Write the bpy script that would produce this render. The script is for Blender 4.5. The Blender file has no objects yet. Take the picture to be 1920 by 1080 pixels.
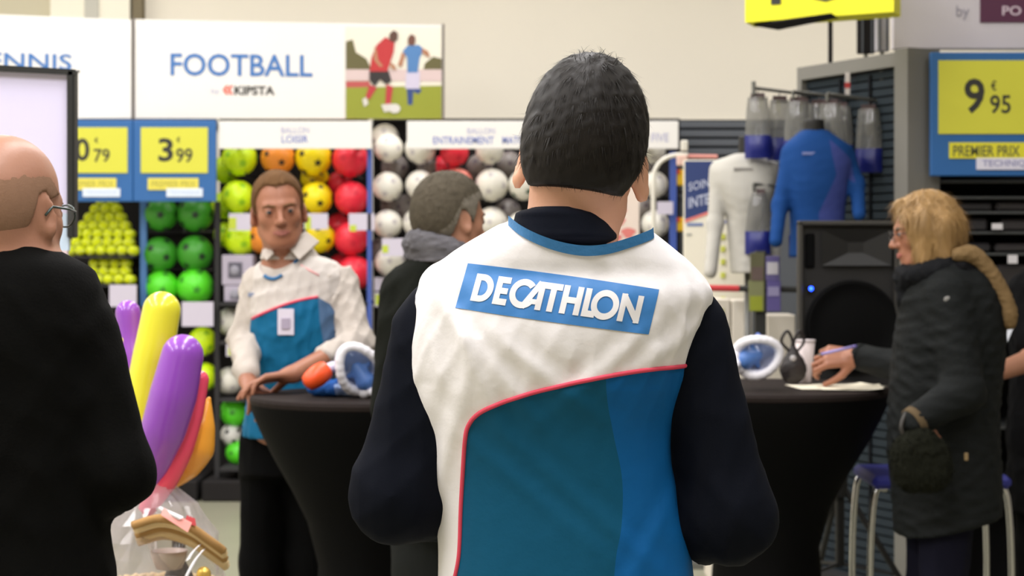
import bpy, math, random
import numpy as np
from mathutils import Vector
from mathutils.bvhtree import BVHTree

SC = bpy.context.scene
COL = SC.collection
F_PX, HOR, EYE = 3450.0, 480.0, 1.55          # focal length in pixels, horizon row, eye height

# ---------------------------------------------------------------- camera, light, exposure
cam_d = bpy.data.cameras.new('camera')
cam = bpy.data.objects.new('camera', cam_d)
COL.objects.link(cam)
cam.location = (0, 0, EYE)
cam.rotation_euler = (math.pi / 2, 0, 0)
cam_d.sensor_width = 36.0
cam_d.lens = F_PX / 1920 * 36.0
cam_d.shift_y = -(540 - HOR) / 1920.0
cam_d.clip_end = 100
cam_d.dof.use_dof = True
cam_d.dof.focus_distance = 2.42
cam_d.dof.aperture_fstop = 9.0
SC.camera = cam

w = bpy.data.worlds.new('world')
SC.world = w
w.use_nodes = True
w.node_tree.nodes['Background'].inputs[0].default_value = (1.0, 0.96, 0.9, 1)
w.node_tree.nodes['Background'].inputs[1].default_value = 0.15


def lamp(name, loc, sx, sy, power, col=(1.0, 0.975, 0.99), rot=(0, 0, 0)):
    l = bpy.data.lights.new(name, 'AREA')
    l.shape = 'RECTANGLE'
    l.size, l.size_y = sx, sy
    l.energy = power
    l.color = col
    o = bpy.data.objects.new(name, l)
    COL.objects.link(o)
    o.location = loc
    o.rotation_euler = rot
    return o


# rows of fluorescent strips under the store ceiling
for i, x in enumerate((-5.2, -2.6, 0.0)):
    for j, y in enumerate((1.3, 4.3, 7.4, 10.6)):
        lamp('ceiling_strip_lamp', (x, y, 4.6), 0.35, 2.4, (98, 84, 76, 62)[j])
for y, pw in ((1.3, 48), (4.6, 34), (10.6, 66)):
    lamp('ceiling_strip_lamp', (2.8, y, 4.6), 0.35, 2.2, pw)

SC.view_settings.view_transform = 'Standard'
SC.view_settings.look = 'None'
SC.view_settings.exposure = 0.0
SC.view_settings.gamma = 1.0
SC.view_settings.use_curve_mapping = False
SC.cycles.max_bounces = 8
SC.cycles.use_denoising = True


# ---------------------------------------------------------------- small helpers
def P(px, py, Y):
    return np.array([(px - 960.0) * Y / F_PX, Y, EYE - (py - HOR) * Y / F_PX])


def lin(c):
    return tuple(((v / 255.0) / 12.92 if v <= 10 else (((v / 255.0) + 0.055) / 1.055) ** 2.4) for v in c)


MATS = {}


def mat(name, rgb, rough=0.7, metal=0.0, bump=0.0, bscale=60.0, vary=0.0, vscale=8.0, emit=0.0, sheen=0.0, stretch=None, coat=0.0, spec=None):
    if name in MATS:
        return MATS[name]
    m = bpy.data.materials.new(name)
    m.use_nodes = True
    nt = m.node_tree
    b = nt.nodes['Principled BSDF']
    c = lin(rgb) + (1,)
    b.inputs['Base Color'].default_value = c
    b.inputs['Roughness'].default_value = rough
    b.inputs['Metallic'].default_value = metal
    if spec is None and rough >= .68:
        spec = .07
    if spec is not None:
        b.inputs['Specular IOR Level'].default_value = spec
    if sheen:
        b.inputs['Sheen Weight'].default_value = sheen
    if coat:
        b.inputs['Coat Weight'].default_value = coat
    if emit:
        b.inputs['Emission Color'].default_value = c
        b.inputs['Emission Strength'].default_value = emit
    if bump or vary:
        tc = nt.nodes.new('ShaderNodeTexCoord')
        src = tc.outputs['Object']
        if stretch:
            mp = nt.nodes.new('ShaderNodeMapping')
            mp.inputs['Scale'].default_value = stretch
            nt.links.new(src, mp.inputs['Vector'])
            src = mp.outputs['Vector']
    if bump:
        n = nt.nodes.new('ShaderNodeTexNoise')
        n.inputs['Scale'].default_value = bscale
        n.inputs['Detail'].default_value = 4
        nt.links.new(src, n.inputs['Vector'])
        bp = nt.nodes.new('ShaderNodeBump')
        bp.inputs['Strength'].default_value = bump
        bp.inputs['Distance'].default_value = 0.01
        nt.links.new(n.outputs['Fac'], bp.inputs['Height'])
        nt.links.new(bp.outputs['Normal'], b.inputs['Normal'])
    if vary:
        n2 = nt.nodes.new('ShaderNodeTexNoise')
        n2.inputs['Scale'].default_value = vscale
        n2.inputs['Detail'].default_value = 5
        nt.links.new(src, n2.inputs['Vector'])
        mx = nt.nodes.new('ShaderNodeMix')
        mx.data_type = 'RGBA'
        mx.inputs[6].default_value = tuple(max(0, v * (1 - vary)) for v in c[:3]) + (1,)
        mx.inputs[7].default_value = tuple(min(1, v * (1 + vary)) for v in c[:3]) + (1,)
        nt.links.new(n2.outputs['Fac'], mx.inputs[0])
        nt.links.new(mx.outputs[2], b.inputs['Base Color'])
    MATS[name] = m
    return m


def clear_mat(name, rgb, alpha, rough=0.08):
    """thin clear plastic: mostly see-through with glossy glints"""
    if name in MATS:
        return MATS[name]
    m = bpy.data.materials.new(name)
    m.use_nodes = True
    nt = m.node_tree
    b = nt.nodes['Principled BSDF']
    b.inputs['Base Color'].default_value = lin(rgb) + (1,)
    b.inputs['Roughness'].default_value = rough
    b.inputs['Alpha'].default_value = alpha
    b.inputs['Specular IOR Level'].default_value = 1.0
    MATS[name] = m
    return m


def origin_of(o):
    v = Vector((0, 0, 0))
    while o is not None:
        v = v + o.location
        o = o.parent
    return v


def link_mesh(name, V, F, m, parent=None, smooth=False, mats=None, fm=None, base=None):
    """V world coordinates, F list of faces or int array (n,3|4)"""
    V = np.asarray(V, float)
    if parent is not None:
        org = np.array(origin_of(parent))
    elif base is not None:
        org = np.array(base, float)
    else:
        lo, hi = V.min(0), V.max(0)
        org = np.array([(lo[0] + hi[0]) / 2, (lo[1] + hi[1]) / 2, lo[2]])
    me = bpy.data.meshes.new(name)
    if isinstance(F, np.ndarray):
        nf, k = F.shape
        me.vertices.add(len(V))
        me.vertices.foreach_set('co', (V - org).astype(np.float32).ravel())
        me.loops.add(nf * k)
        me.loops.foreach_set('vertex_index', F.astype(np.int32).ravel())
        me.polygons.add(nf)
        me.polygons.foreach_set('loop_start', np.arange(0, nf * k, k, dtype=np.int32))
        if smooth:
            me.polygons.foreach_set('use_smooth', np.ones(nf, bool))
        me.update(calc_edges=True)
        me.validate()
    else:
        me.from_pydata((V - org).tolist(), [], [list(f) for f in F])
        if smooth:
            me.polygons.foreach_set('use_smooth', np.ones(len(me.polygons), bool))
        me.update()
    for mm in (mats or [m]):
        me.materials.append(mm)
    if fm is not None:
        me.polygons.foreach_set('material_index', np.asarray(fm, np.int32))
    o = bpy.data.objects.new(name, me)
    COL.objects.link(o)
    if parent is not None:
        o.parent = parent
    else:
        o.location = org.tolist()
    return o


def tag(o, label=None, cat=None, group=None, kind=None):
    if label:
        o['label'] = label
    if cat:
        o['category'] = cat
    if group:
        o['group'] = group
    if kind:
        o['kind'] = kind
    return o


def thing(name, label, cat, loc, group=None):
    o = bpy.data.objects.new(name, None)
    o.empty_display_size = 0.1
    COL.objects.link(o)
    o.location = tuple(float(v) for v in loc)
    return tag(o, label, cat, group)


class MB:
    """collects simple shapes in world coordinates into one mesh"""

    def __init__(s):
        s.V, s.F, s.M, s.cur = [], [], [], 0

    def mesh(s, V, F):
        b = len(s.V)
        s.V += [tuple(float(c) for c in v) for v in V]
        s.F += [tuple(b + int(i) for i in f) for f in F]
        s.M += [s.cur] * len(F)
        return s

    def hexa(s, c8):
        return s.mesh(c8, [(0, 3, 2, 1), (4, 5, 6, 7), (0, 1, 5, 4), (1, 2, 6, 5), (2, 3, 7, 6), (3, 0, 4, 7)])

    def box(s, lo, hi, bev=0.0):
        x0, y0, z0 = lo
        x1, y1, z1 = hi
        if not bev:
            return s.hexa([(x0, y0, z0), (x1, y0, z0), (x1, y1, z0), (x0, y1, z0), (x0, y0, z1), (x1, y0, z1), (x1, y1, z1), (x0, y1, z1)])
        b = bev
        V, F = [], []
        idx = {}
        for ix in (0, 1):
            for iy in (0, 1):
                for iz in (0, 1):
                    for ax in range(3):
                        c = [x1 - b if ix else x0 + b, y1 - b if iy else y0 + b, z1 - b if iz else z0 + b]
                        c[ax] = ((x0, x1)[ix], (y0, y1)[iy], (z0, z1)[iz])[ax]
                        idx[ix, iy, iz, ax] = len(V)
                        V.append(c)
        for ax in range(3):
            o1, o2 = [(1, 2), (2, 0), (0, 1)][ax]
            for sd in (0, 1):
                q = []
                for a, c in ((0, 0), (1, 0), (1, 1), (0, 1)):
                    k = [0, 0, 0]
                    k[ax], k[o1], k[o2] = sd, a, c
                    q.append(idx[k[0], k[1], k[2], ax])
                F.append(q if sd else q[::-1])
        for ax in range(3):
            o1, o2 = [(1, 2), (2, 0), (0, 1)][ax]
            for a in (0, 1):
                for c in (0, 1):
                    q = []
                    for e, t in ((0, o1), (1, o1), (1, o2), (0, o2)):
                        k = [0, 0, 0]
                        k[ax], k[o1], k[o2] = e, a, c
                        q.append(idx[k[0], k[1], k[2], t])
                    F.append(q if (a ^ c) else q[::-1])
        for ix in (0, 1):
            for iy in (0, 1):
                for iz in (0, 1):
                    t = [idx[ix, iy, iz, k] for k in range(3)]
                    F.append(t if (ix + iy + iz) % 2 else t[::-1])
        return s.mesh(V, F)

    def tube(s, pts, r, n=8, caps=True):
        pts = [np.asarray(p, float) for p in pts]
        rs = r if hasattr(r, '__len__') else [r] * len(pts)
        up = None
        V, F = [], []
        for i, p in enumerate(pts):
            t = pts[min(i + 1, len(pts) - 1)] - pts[max(i - 1, 0)]
            t = t / (np.linalg.norm(t) + 1e-12)
            if up is None:
                up = np.array([0, 0, 1.0]) if abs(t[2]) < 0.9 else np.array([1.0, 0, 0])
            a = np.cross(t, up)
            a /= np.linalg.norm(a) + 1e-12
            up = np.cross(a, t)
            for k in range(n):
                an = 2 * math.pi * k / n
                V.append(p + rs[i] * (math.cos(an) * a + math.sin(an) * up))
        for i in range(len(pts) - 1):
            for k in range(n):
                k2 = (k + 1) % n
                F.append((i * n + k, i * n + k2, (i + 1) * n + k2, (i + 1) * n + k))
        if caps:
            F.append(tuple(range(n))[::-1])
            F.append(tuple((len(pts) - 1) * n + k for k in range(n)))
        return s.mesh(V, F)

    def lathe(s, prof, c, n=24, sx=1.0, sy=1.0):
        """prof list of (r, z)"""
        V, F = [], []
        for r, z in prof:
            for k in range(n):
                a = 2 * math.pi * k / n
                V.append((c[0] + sx * r * math.cos(a), c[1] + sy * r * math.sin(a), c[2] + z))
        m = len(prof)
        for i in range(m - 1):
            for k in range(n):
                k2 = (k + 1) % n
                F.append((i * n + k, i * n + k2, (i + 1) * n + k2, (i + 1) * n + k))
        F.append(tuple(range(n))[::-1])
        F.append(tuple((m - 1) * n + k for k in range(n)))
        return s.mesh(V, F)

    def sphere(s, c, r, nu=16, nv=10):
        rr = r if hasattr(r, '__len__') else (r, r, r)
        V, F = [], []
        for j in range(nv + 1):
            th = math.pi * j / nv
            for i in range(nu):
                ph = 2 * math.pi * i / nu
                V.append((c[0] + rr[0] * math.sin(th) * math.cos(ph), c[1] + rr[1] * math.sin(th) * math.sin(ph), c[2] + rr[2] * math.cos(th)))
        for j in range(nv):
            for i in range(nu):
                i2 = (i + 1) % nu
                F.append((j * nu + i, (j + 1) * nu + i, (j + 1) * nu + i2, j * nu + i2))
        return s.mesh(V, F)

    def build(s, name, m, parent=None, smooth=False, base=None):
        if isinstance(m, (list, tuple)):
            return link_mesh(name, s.V, s.F, None, parent, smooth, mats=list(m), fm=s.M, base=base)
        return link_mesh(name, s.V, s.F, m, parent, smooth, base=base)


def plate(px0, py0, px1, py1, Y, th=0.01):
    """a board facing the camera: lo / hi corners of a box of real size standing at depth Y"""
    a, b = P(px0, py1, Y), P(px1, py0, Y)
    return (a[0], Y, a[2]), (b[0], Y + th, b[2])


def text_tris(body, bold=0.0):
    c = bpy.data.curves.new('txt', 'FONT')
    c.body = body
    c.size = 1.0
    c.offset = bold
    c.resolution_u = 3
    o = bpy.data.objects.new('txt', c)
    COL.objects.link(o)
    dg = bpy.context.evaluated_depsgraph_get()
    me = bpy.data.meshes.new_from_object(o.evaluated_get(dg))
    V = np.array([v.co[:] for v in me.vertices])
    F = [tuple(p.vertices) for p in me.polygons]
    bpy.data.objects.remove(o)
    bpy.data.curves.remove(c)
    bpy.data.meshes.remove(me)
    lo, hi = V.min(0), V.max(0)
    V = (V - lo) / np.maximum(hi - lo, 1e-9)
    return V[:, :2], F


def text_on(mb, body, o, ux, uz, bold=0.0, lift=(0, -0.0015, 0)):
    """print text filling the parallelogram o + u*ux + v*uz"""
    V, F = text_tris(body, bold)
    o, ux, uz = np.asarray(o, float), np.asarray(ux, float), np.asarray(uz, float)
    W = o[None] + V[:, :1] * ux + V[:, 1:] * uz + np.asarray(lift)
    mb.mesh(W, F)


def text_px(mb, body, px0, py0, px1, py1, Y, bold=0.0, slope=0.0):
    o = P(px0, py1, Y)
    text_on(mb, body, o, P(px1, py1 + slope, Y) - o, P(px0, py0, Y) - o, bold)


# ---------------------------------------------------------------- solid-shape engine (distance fields to meshes)
class Sdf:
    def __init__(s):
        s.p = []

    def add(s, fn, lo, hi, k=0.02, op='u'):
        s.p.append((fn, np.asarray(lo, float), np.asarray(hi, float), k, op))
        return s

    def cap(s, a, b, ra, rb, k=0.02, op='u'):
        a, b = np.asarray(a, float), np.asarray(b, float)
        ba = b - a
        L = float(ba @ ba) + 1e-12
        r = max(ra, rb)

        def fn(p):
            q = p - a
            t = np.clip((q @ ba) / L, 0, 1)
            return np.linalg.norm(q - t[:, None] * ba, axis=1) - (ra + (rb - ra) * t)
        return s.add(fn, np.minimum(a, b) - r, np.maximum(a, b) + r, k, op)

    def ell(s, c, r, R=None, k=0.02, op='u'):
        c, r = np.asarray(c, float), np.asarray(r, float)
        R = np.eye(3) if R is None else R

        def fn(p):
            q = (p - c) @ R
            k0 = np.linalg.norm(q / r, axis=1)
            k1 = np.linalg.norm(q / (r * r), axis=1) + 1e-9
            return k0 * (k0 - 1) / k1
        e = r.max()
        return s.add(fn, c - e, c + e, k, op)

    def loft(s, kn, infl=0.0, n=2.3, k=0.03, op='u', zlo=None, zhi=None):
        """kn rows (z, cx, cy, a, b): a stack of rounded sections"""
        kn = np.array(sorted(kn), float)
        z0, z1 = kn[0, 0], kn[-1, 0]
        tz = np.linspace(z0, z1, 400)
        tab = np.stack([catmull(kn[:, 0], kn[:, i], tz) for i in range(1, 5)], 1)
        zl = z0 if zlo is None else zlo
        zh = z1 if zhi is None else zhi

        def fn(p):
            z = p[:, 2]
            v = [np.interp(z, tz, tab[:, i]) for i in range(4)]
            a, b = np.maximum(v[2] + infl, .004), np.maximum(v[3] + infl, .004)
            e = (np.abs((p[:, 0] - v[0]) / a) ** n + np.abs((p[:, 1] - v[1]) / b) ** n) ** (1.0 / n)
            d = (e - 1) * np.minimum(a, b) * np.where(e > 1, 1, .9)
            return np.maximum(d, np.maximum(z - zh - infl, zl - infl - z))
        m = max(tab[:, 2].max(), tab[:, 3].max()) + abs(infl) + .01
        lo = np.array([tab[:, 0].min() - m, tab[:, 1].min() - m, zl - .02])
        hi = np.array([tab[:, 0].max() + m, tab[:, 1].max() + m, zh + .02])
        return s.add(fn, lo, hi, k, op)

    def clip(s, fn):
        """keep where fn < 0"""
        return s.add(fn, (-99,) * 3, (99,) * 3, 0, 'i')

    def disp(s, fn):
        return s.add(fn, (-99,) * 3, (99,) * 3, 0, 'd')

    def __call__(s, p, margin=None):
        d = np.full(len(p), 10.0)
        for fn, lo, hi, k, op in s.p:
            if margin is None or op in 'id':
                idx = slice(None)
                q = p
            else:
                mk = np.all((p > lo - margin - k) & (p < hi + margin + k), axis=1)
                idx = np.nonzero(mk)[0]
                if len(idx) == 0:
                    continue
                q = p[idx]
            a, b = d[idx], fn(q)
            if op == 'u':
                if k > 0:
                    h = np.clip(.5 + .5 * (b - a) / k, 0, 1)
                    d[idx] = b * (1 - h) + a * h - k * h * (1 - h)
                else:
                    d[idx] = np.minimum(a, b)
            elif op == 's':
                kk = max(k, 1e-4)
                h = np.clip(.5 - .5 * (a + b) / kk, 0, 1)
                d[idx] = a * (1 - h) - b * h + kk * h * (1 - h)
            elif op == 'i':
                d[idx] = np.maximum(a, b)
            elif op == 'd':
                d[idx] = a + b
        return d

    def bounds(s):
        us = [(lo, hi) for fn, lo, hi, k, op in s.p if op == 'u']
        return np.min([u[0] for u in us], 0) - .03, np.max([u[1] for u in us], 0) + .03


def catmull(x, y, q):
    """monotone-ish cubic interpolation"""
    m = np.gradient(y, x)
    i = np.clip(np.searchsorted(x, q) - 1, 0, len(x) - 2)
    h = x[i + 1] - x[i]
    t = (q - x[i]) / h
    t2, t3 = t * t, t * t * t
    return (2 * t3 - 3 * t2 + 1) * y[i] + (t3 - 2 * t2 + t) * h * m[i] + (-2 * t3 + 3 * t2) * y[i + 1] + (t3 - t2) * h * m[i + 1]


def polygonize(f, h, lo=None, hi=None):
    B = 8
    l0, h0 = f.bounds()
    lo = l0 if lo is None else np.maximum(l0, lo)
    hi = h0 if hi is None else np.minimum(h0, hi)
    nb = np.ceil((hi - lo) / (h * B)).astype(int) + 1
    g = np.stack(np.meshgrid(*[np.arange(n) for n in nb], indexing='ij'), -1).reshape(-1, 3)
    cc = lo + (g * B + (B - 1) / 2) * h
    dc = f(cc)
    N = nb * B
    act = np.abs(dc) < B * h * 0.87 * 1.35 + 0.006
    F = np.repeat(np.repeat(np.repeat(np.where(dc < 0, -1.0, 1.0).reshape(nb), B, 0), B, 1), B, 2).astype(np.float32)
    sub = np.stack(np.meshgrid(*[np.arange(B)] * 3, indexing='ij'), -1).reshape(-1, 3)
    ga = g[act]
    CH = 400
    for i in range(0, len(ga), CH):
        gi = (ga[i:i + CH, None, :] * B + sub[None]).reshape(-1, 3)
        F[gi[:, 0], gi[:, 1], gi[:, 2]] = f(lo + gi * h, margin=2.5 * h)
    S = F < 0
    c = np.zeros(N - 1, np.int8)
    for dx in (0, 1):
        for dy in (0, 1):
            for dz in (0, 1):
                c += S[dx:N[0] - 1 + dx, dy:N[1] - 1 + dy, dz:N[2] - 1 + dz]
    cells = np.argwhere((c > 0) & (c < 8))
    vid = np.full(N - 1, -1, np.int32)
    vid[cells[:, 0], cells[:, 1], cells[:, 2]] = np.arange(len(cells))
    acc = np.zeros((len(cells), 3))
    cnt = np.zeros(len(cells))
    offs = [(a, b, d) for a in (0, 1) for b in (0, 1) for d in (0, 1)]
    for o1 in offs:
        for ax in range(3):
            if o1[ax]:
                continue
            o2 = list(o1)
            o2[ax] = 1
            i1, i2 = cells + np.array(o1), cells + np.array(o2)
            v1 = F[i1[:, 0], i1[:, 1], i1[:, 2]]
            v2 = F[i2[:, 0], i2[:, 1], i2[:, 2]]
            m = (v1 < 0) != (v2 < 0)
            t = v1[m] / (v1[m] - v2[m])
            pt = np.tile(np.array(o1, float), (m.sum(), 1))
            pt[:, ax] = t
            acc[m] += pt
            cnt[m] += 1
    V = lo + (cells + acc / cnt[:, None]) * h
    Q = []
    for ax in range(3):
        a1, a2 = [(1, 2), (2, 0), (0, 1)][ax]
        sl1 = [slice(1, -1)] * 3
        sl2 = [slice(1, -1)] * 3
        sl1[ax] = slice(0, -1)
        sl2[ax] = slice(1, None)
        s1, s2 = S[tuple(sl1)], S[tuple(sl2)]
        e = np.argwhere(s1 != s2)
        if len(e) == 0:
            continue
        inv = s1[e[:, 0], e[:, 1], e[:, 2]]
        off = np.ones(3, int)
        off[ax] = 0
        e = e + off
        q = []
        for d1, d2 in ((-1, -1), (0, -1), (0, 0), (-1, 0)):
            k = e.copy()
            k[:, a1] += d1
            k[:, a2] += d2
            q.append(vid[np.clip(k[:, 0], 0, N[0] - 2), np.clip(k[:, 1], 0, N[1] - 2), np.clip(k[:, 2], 0, N[2] - 2)])
        q = np.stack(q, 1)
        q[~inv] = q[~inv][:, ::-1]
        Q.append(q)
    Q = np.concatenate(Q)
    Q = Q[(Q >= 0).all(1)]
    return V, Q


def tris(Q):
    return np.concatenate([Q[:, [0, 1, 2]], Q[:, [0, 2, 3]]])


def split(V, T, g):
    """cut a triangle mesh exactly along g = 0; returns (V,T) where g<0 and (V,T) where g>0"""
    g = np.where(np.abs(g) < 1e-7, 1e-7, g)
    s = g[T] < 0
    n = s.sum(1)
    neg, pos = [T[n == 3]], [T[n == 0]]
    newv, cache = [], {}
    base = len(V)

    def edge(i, j):
        k = (i, j) if i < j else (j, i)
        if k not in cache:
            t = g[i] / (g[i] - g[j])
            cache[k] = base + len(newv)
            newv.append(V[i] + t * (V[j] - V[i]))
        return cache[k]
    an, ap = [], []
    for tri, sg in zip(T[(n == 1) | (n == 2)], s[(n == 1) | (n == 2)]):
        lone = int(np.nonzero(sg == (sg.sum() == 1))[0][0])
        a, b, c = int(tri[lone]), int(tri[(lone + 1) % 3]), int(tri[(lone + 2) % 3])
        ab, ac = edge(a, b), edge(a, c)
        one, two = [(a, ab, ac)], [(ab, b, c), (ab, c, ac)]
        if g[a] < 0:
            an += one
            ap += two
        else:
            ap += one
            an += two
    VV = np.concatenate([V, np.array(newv).reshape(-1, 3)])
    out = []
    for base_t, extra in ((neg, an), (pos, ap)):
        t = np.concatenate(base_t + ([np.array(extra, int)] if extra else []))
        u, inv = np.unique(t.ravel(), return_inverse=True)
        out.append((VV[u], inv.reshape(-1, 3)))
    return out


def poly_side(pts, poly):
    """signed distance to a closed 2-D polygon, negative inside"""
    poly = np.asarray(poly, float)
    d = np.full(len(pts), 1e9)
    ins = np.zeros(len(pts), bool)
    for a, b in zip(poly, np.roll(poly, -1, 0)):
        ba = b - a
        q = pts - a
        t = np.clip((q @ ba) / (ba @ ba + 1e-12), 0, 1)
        d = np.minimum(d, np.linalg.norm(q - t[:, None] * ba, axis=1))
        cr = ((a[1] > pts[:, 1]) != (b[1] > pts[:, 1]))
        xs = a[0] + (pts[:, 1] - a[1]) * ba[0] / (ba[1] if abs(ba[1]) > 1e-12 else 1e-12)
        ins ^= cr & (pts[:, 0] < xs)
    return np.where(ins, -d, d)


def smooth_line(pts, n=8):
    """Catmull-Rom through points"""
    pts = np.asarray(pts, float)
    p = np.concatenate([[2 * pts[0] - pts[1]], pts, [2 * pts[-1] - pts[-2]]])
    out = []
    for i in range(1, len(p) - 2):
        for t in np.linspace(0, 1, n, endpoint=False):
            a, b, c, d = p[i - 1], p[i], p[i + 1], p[i + 2]
            out.append(.5 * ((2 * b) + (c - a) * t + (2 * a - 5 * b + 4 * c - d) * t * t + (3 * b - a - 3 * c + d) * t ** 3))
    out.append(pts[-1])
    return np.array(out)


def wrinkle(seed, amp, size, stretch=(1, 1, 1)):
    rg = np.random.RandomState(seed)
    D = rg.normal(size=(6, 3)) * np.array(stretch)
    D /= np.linalg.norm(D, axis=1)[:, None]
    E = rg.normal(size=(6, 3))
    E /= np.linalg.norm(E, axis=1)[:, None]
    ph = rg.uniform(0, 6.28, (6, 2))
    sc = rg.uniform(.6, 1.7, 6)
    st = np.array(stretch)

    def fn(p):
        q = p * st * (6.28 / size)
        v = 0
        for i in range(6):
            x = np.sin(q @ D[i] * sc[i] + ph[i, 0] + 1.6 * np.sin(q @ E[i] * .55 + ph[i, 1]))
            v = v + (1 - np.abs(x)) ** 1.5 - .35
        return -amp * v / 2.2
    return fn


# ---------------------------------------------------------------- figures
def rot(yaw=0, pitch=0, roll=0):
    """columns: side, forward, up. yaw 0 looks along +Y; pitch > 0 looks up; roll > 0 leans to the figure's right"""
    a, b, c = map(math.radians, (yaw, pitch, roll))
    Z = np.array([[math.cos(a), -math.sin(a), 0], [math.sin(a), math.cos(a), 0], [0, 0, 1]])
    X = np.array([[1, 0, 0], [0, math.cos(b), -math.sin(b)], [0, math.sin(b), math.cos(b)]])
    Y = np.array([[math.cos(c), 0, math.sin(c)], [0, 1, 0], [-math.sin(c), 0, math.cos(c)]])
    return Z @ X @ Y


class Head:
    def __init__(s, c, yaw=0, pitch=0, roll=0, sc=1.0, jaw=1.0, ear=22, opening=.0045):
        s.ear, s.open = ear, opening
        s.c, s.R, s.s, s.jaw = np.asarray(c, float), rot(yaw, pitch, roll), sc, jaw

    def w(s, x, y, z):
        return s.c + s.R @ (np.array([x, y, z]) * s.s)

    def loc(s, p):
        return ((p - s.c) @ s.R) / s.s

    def ell(s, S, c, r, k=.02, op='u', R=None):
        Q = s.R if R is None else s.R @ R
        S.ell(s.w(*c), np.array(r) * s.s, Q, k * s.s, op)

    def cap(s, S, a, b, ra, rb, k=.02, op='u'):
        S.cap(s.w(*a), s.w(*b), ra * s.s, rb * s.s, k * s.s, op)

    def build(s, S, ears=True, face=True):
        s.ell(S, (0, -.012, .030), (.076, .098, .087), .01)
        s.ell(S, (0, -.045, -.005), (.066, .058, .066), .03)
        s.ell(S, (0, .026, -.035), (.062 * s.jaw, .062, .078), .03)
        s.ell(S, (0, .038, -.084), (.041 * s.jaw, .042, .030), .028)
        s.cap(S, (0, .070, -.099), (0, .066, -.094), .015, .016, .022)
        if face:
            for x in (-1, 1):
                s.ell(S, (x * .040, .047, -.024), (.023, .023, .022), .02)
                s.cap(S, (x * .010, .084, .017), (x * .042, .070, .018), .0085, .008, .016)
                s.cap(S, (x * .058 * s.jaw, .004, -.062), (x * .030 * s.jaw, .058, -.097), .016, .014, .028)
            s.cap(S, (0, .082, .008), (0, .106, -.030), .0075, .0105, .013)
            s.ell(S, (0, .108, -.036), (.0105, .0105, .009), .008)
            for x in (-1, 1):
                s.ell(S, (x * .0125, .096, -.038), (.0075, .0105, .0075), .008)
                s.ell(S, (x * .032, .096, -.001), (.017, .017, .0115), .010, 's')
                s.ell(S, (x * .0075, .100, -.0465), (.0035, .005, .003), .003, 's')
            s.ell(S, (0, .078, -.066), (.026, .014, .017), .014)
            s.cap(S, (-.026, .086, -.0662), (.026, .086, -.0662), .0018, .0018, .004, 's')
            for x in (-1, 1):          # eyelids with a narrow opening
                ec, eo = s.w(x * .032, .0765, -.001), s.w(x * .032, .0925, -.0015)

                def lid(p, ec=ec, eo=eo):
                    q = ((p - eo) @ s.R) / s.s
                    k0 = np.linalg.norm(q / np.array([.0125, .016, s.open]), axis=1)
                    return np.maximum(np.linalg.norm(p - ec, axis=1) - .0142 * s.s, (1 - k0) * s.open * s.s)
                S.add(lid, ec - .03, ec + .03, .002)
        if ears:
            for x in (-1, 1):
                E = rot(x * -s.ear, 0, 0) @ rot(0, 8, 0)
                ce = np.array([x * (.079 + .0003 * (s.ear - 22)), -.008, -.012])
                s.ell(S, ce, (.0075, .0185, .031), .010, R=E)
                s.ell(S, ce + E @ np.array([0, .006, -.024]), (.0065, .010, .012), .010)
                s.ell(S, ce + E @ np.array([x * .0085, .003, .003]), (.006, .010, .019), .006, 's', R=E)

    def neck(s, S, base, r=.056, k=.035):
        b = np.asarray(base, float)
        a = s.w(0, -.022, -.065)
        S.cap(a, b, r * s.s, r * 1.08 * s.s, k)
        S.cap(b, b + np.array([0, 0, -.06]), r * 1.08, r * 1.18, .02)

    def features(s, parent, iris=(70, 80, 90), brow=(90, 65, 45), lip=(170, 100, 90), closed=False):
        eye = mat('eye_white_shaded', (150, 140, 132), .3)  # brow shadow painted in: the white is darkened
        ir = mat('iris_%d_%d_%d' % iris, iris, .2)
        for x in (-1, 1):
            mb = MB()
            mb.sphere((0, 0, 0), .0122, 14, 10)
            c = s.w(x * .032, .0765, -.001)
            V = np.array(mb.V) * s.s + c
            e = link_mesh('eye', V, mb.F, eye, parent, True)
            m2 = MB()
            ci = s.w(x * .032, .0765 + .0108, -.0025)
            m2.sphere((0, 0, 0), (.0066, .0028, .0066), 12, 8)
            link_mesh('iris', (np.array(m2.V) * s.s) @ s.R.T + ci, m2.F, ir, e, True)
            # upper lid
            L = Sdf()
            s.ell(L, (x * .032, .0775, .0045), (.0150, .0135, .0075), 0)
            s.ell(L, (x * .032, .0790, -.0045), (.018, .022, .0068), .003, 's')
            B = Sdf()
            s.cap(B, (x * .014, .0915, .0140), (x * .034, .0875, .0185), .0042, .0038, .004)
            s.cap(B, (x * .034, .0875, .0185), (x * .049, .0745, .0155), .0038, .0022, .004)
            V, Q = polygonize(B, .0022)
            link_mesh('eyebrow', V, Q, mat('brow_%d' % brow[0], brow, .9), parent, True)
        Lp = Sdf()
        for x in (-1, 1):
            s.cap(Lp, (x * .025, .0860, -.0655), (x * .012, .0925, -.0640), .0018, .0032, .004)
            s.cap(Lp, (x * .012, .0925, -.0640), (0, .0945, -.0640), .0032, .0032, .004)
            s.cap(Lp, (x * .024, .0860, -.0675), (x * .011, .0915, -.0715), .0018, .0040, .004)
            s.cap(Lp, (x * .011, .0915, -.0715), (0, .0935, -.0725), .0040, .0044, .004)
        V, Q = polygonize(Lp, .002)
        link_mesh('lips', V, Q, mat('lip_%d' % lip[0], lip, .5), parent, True)

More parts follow.
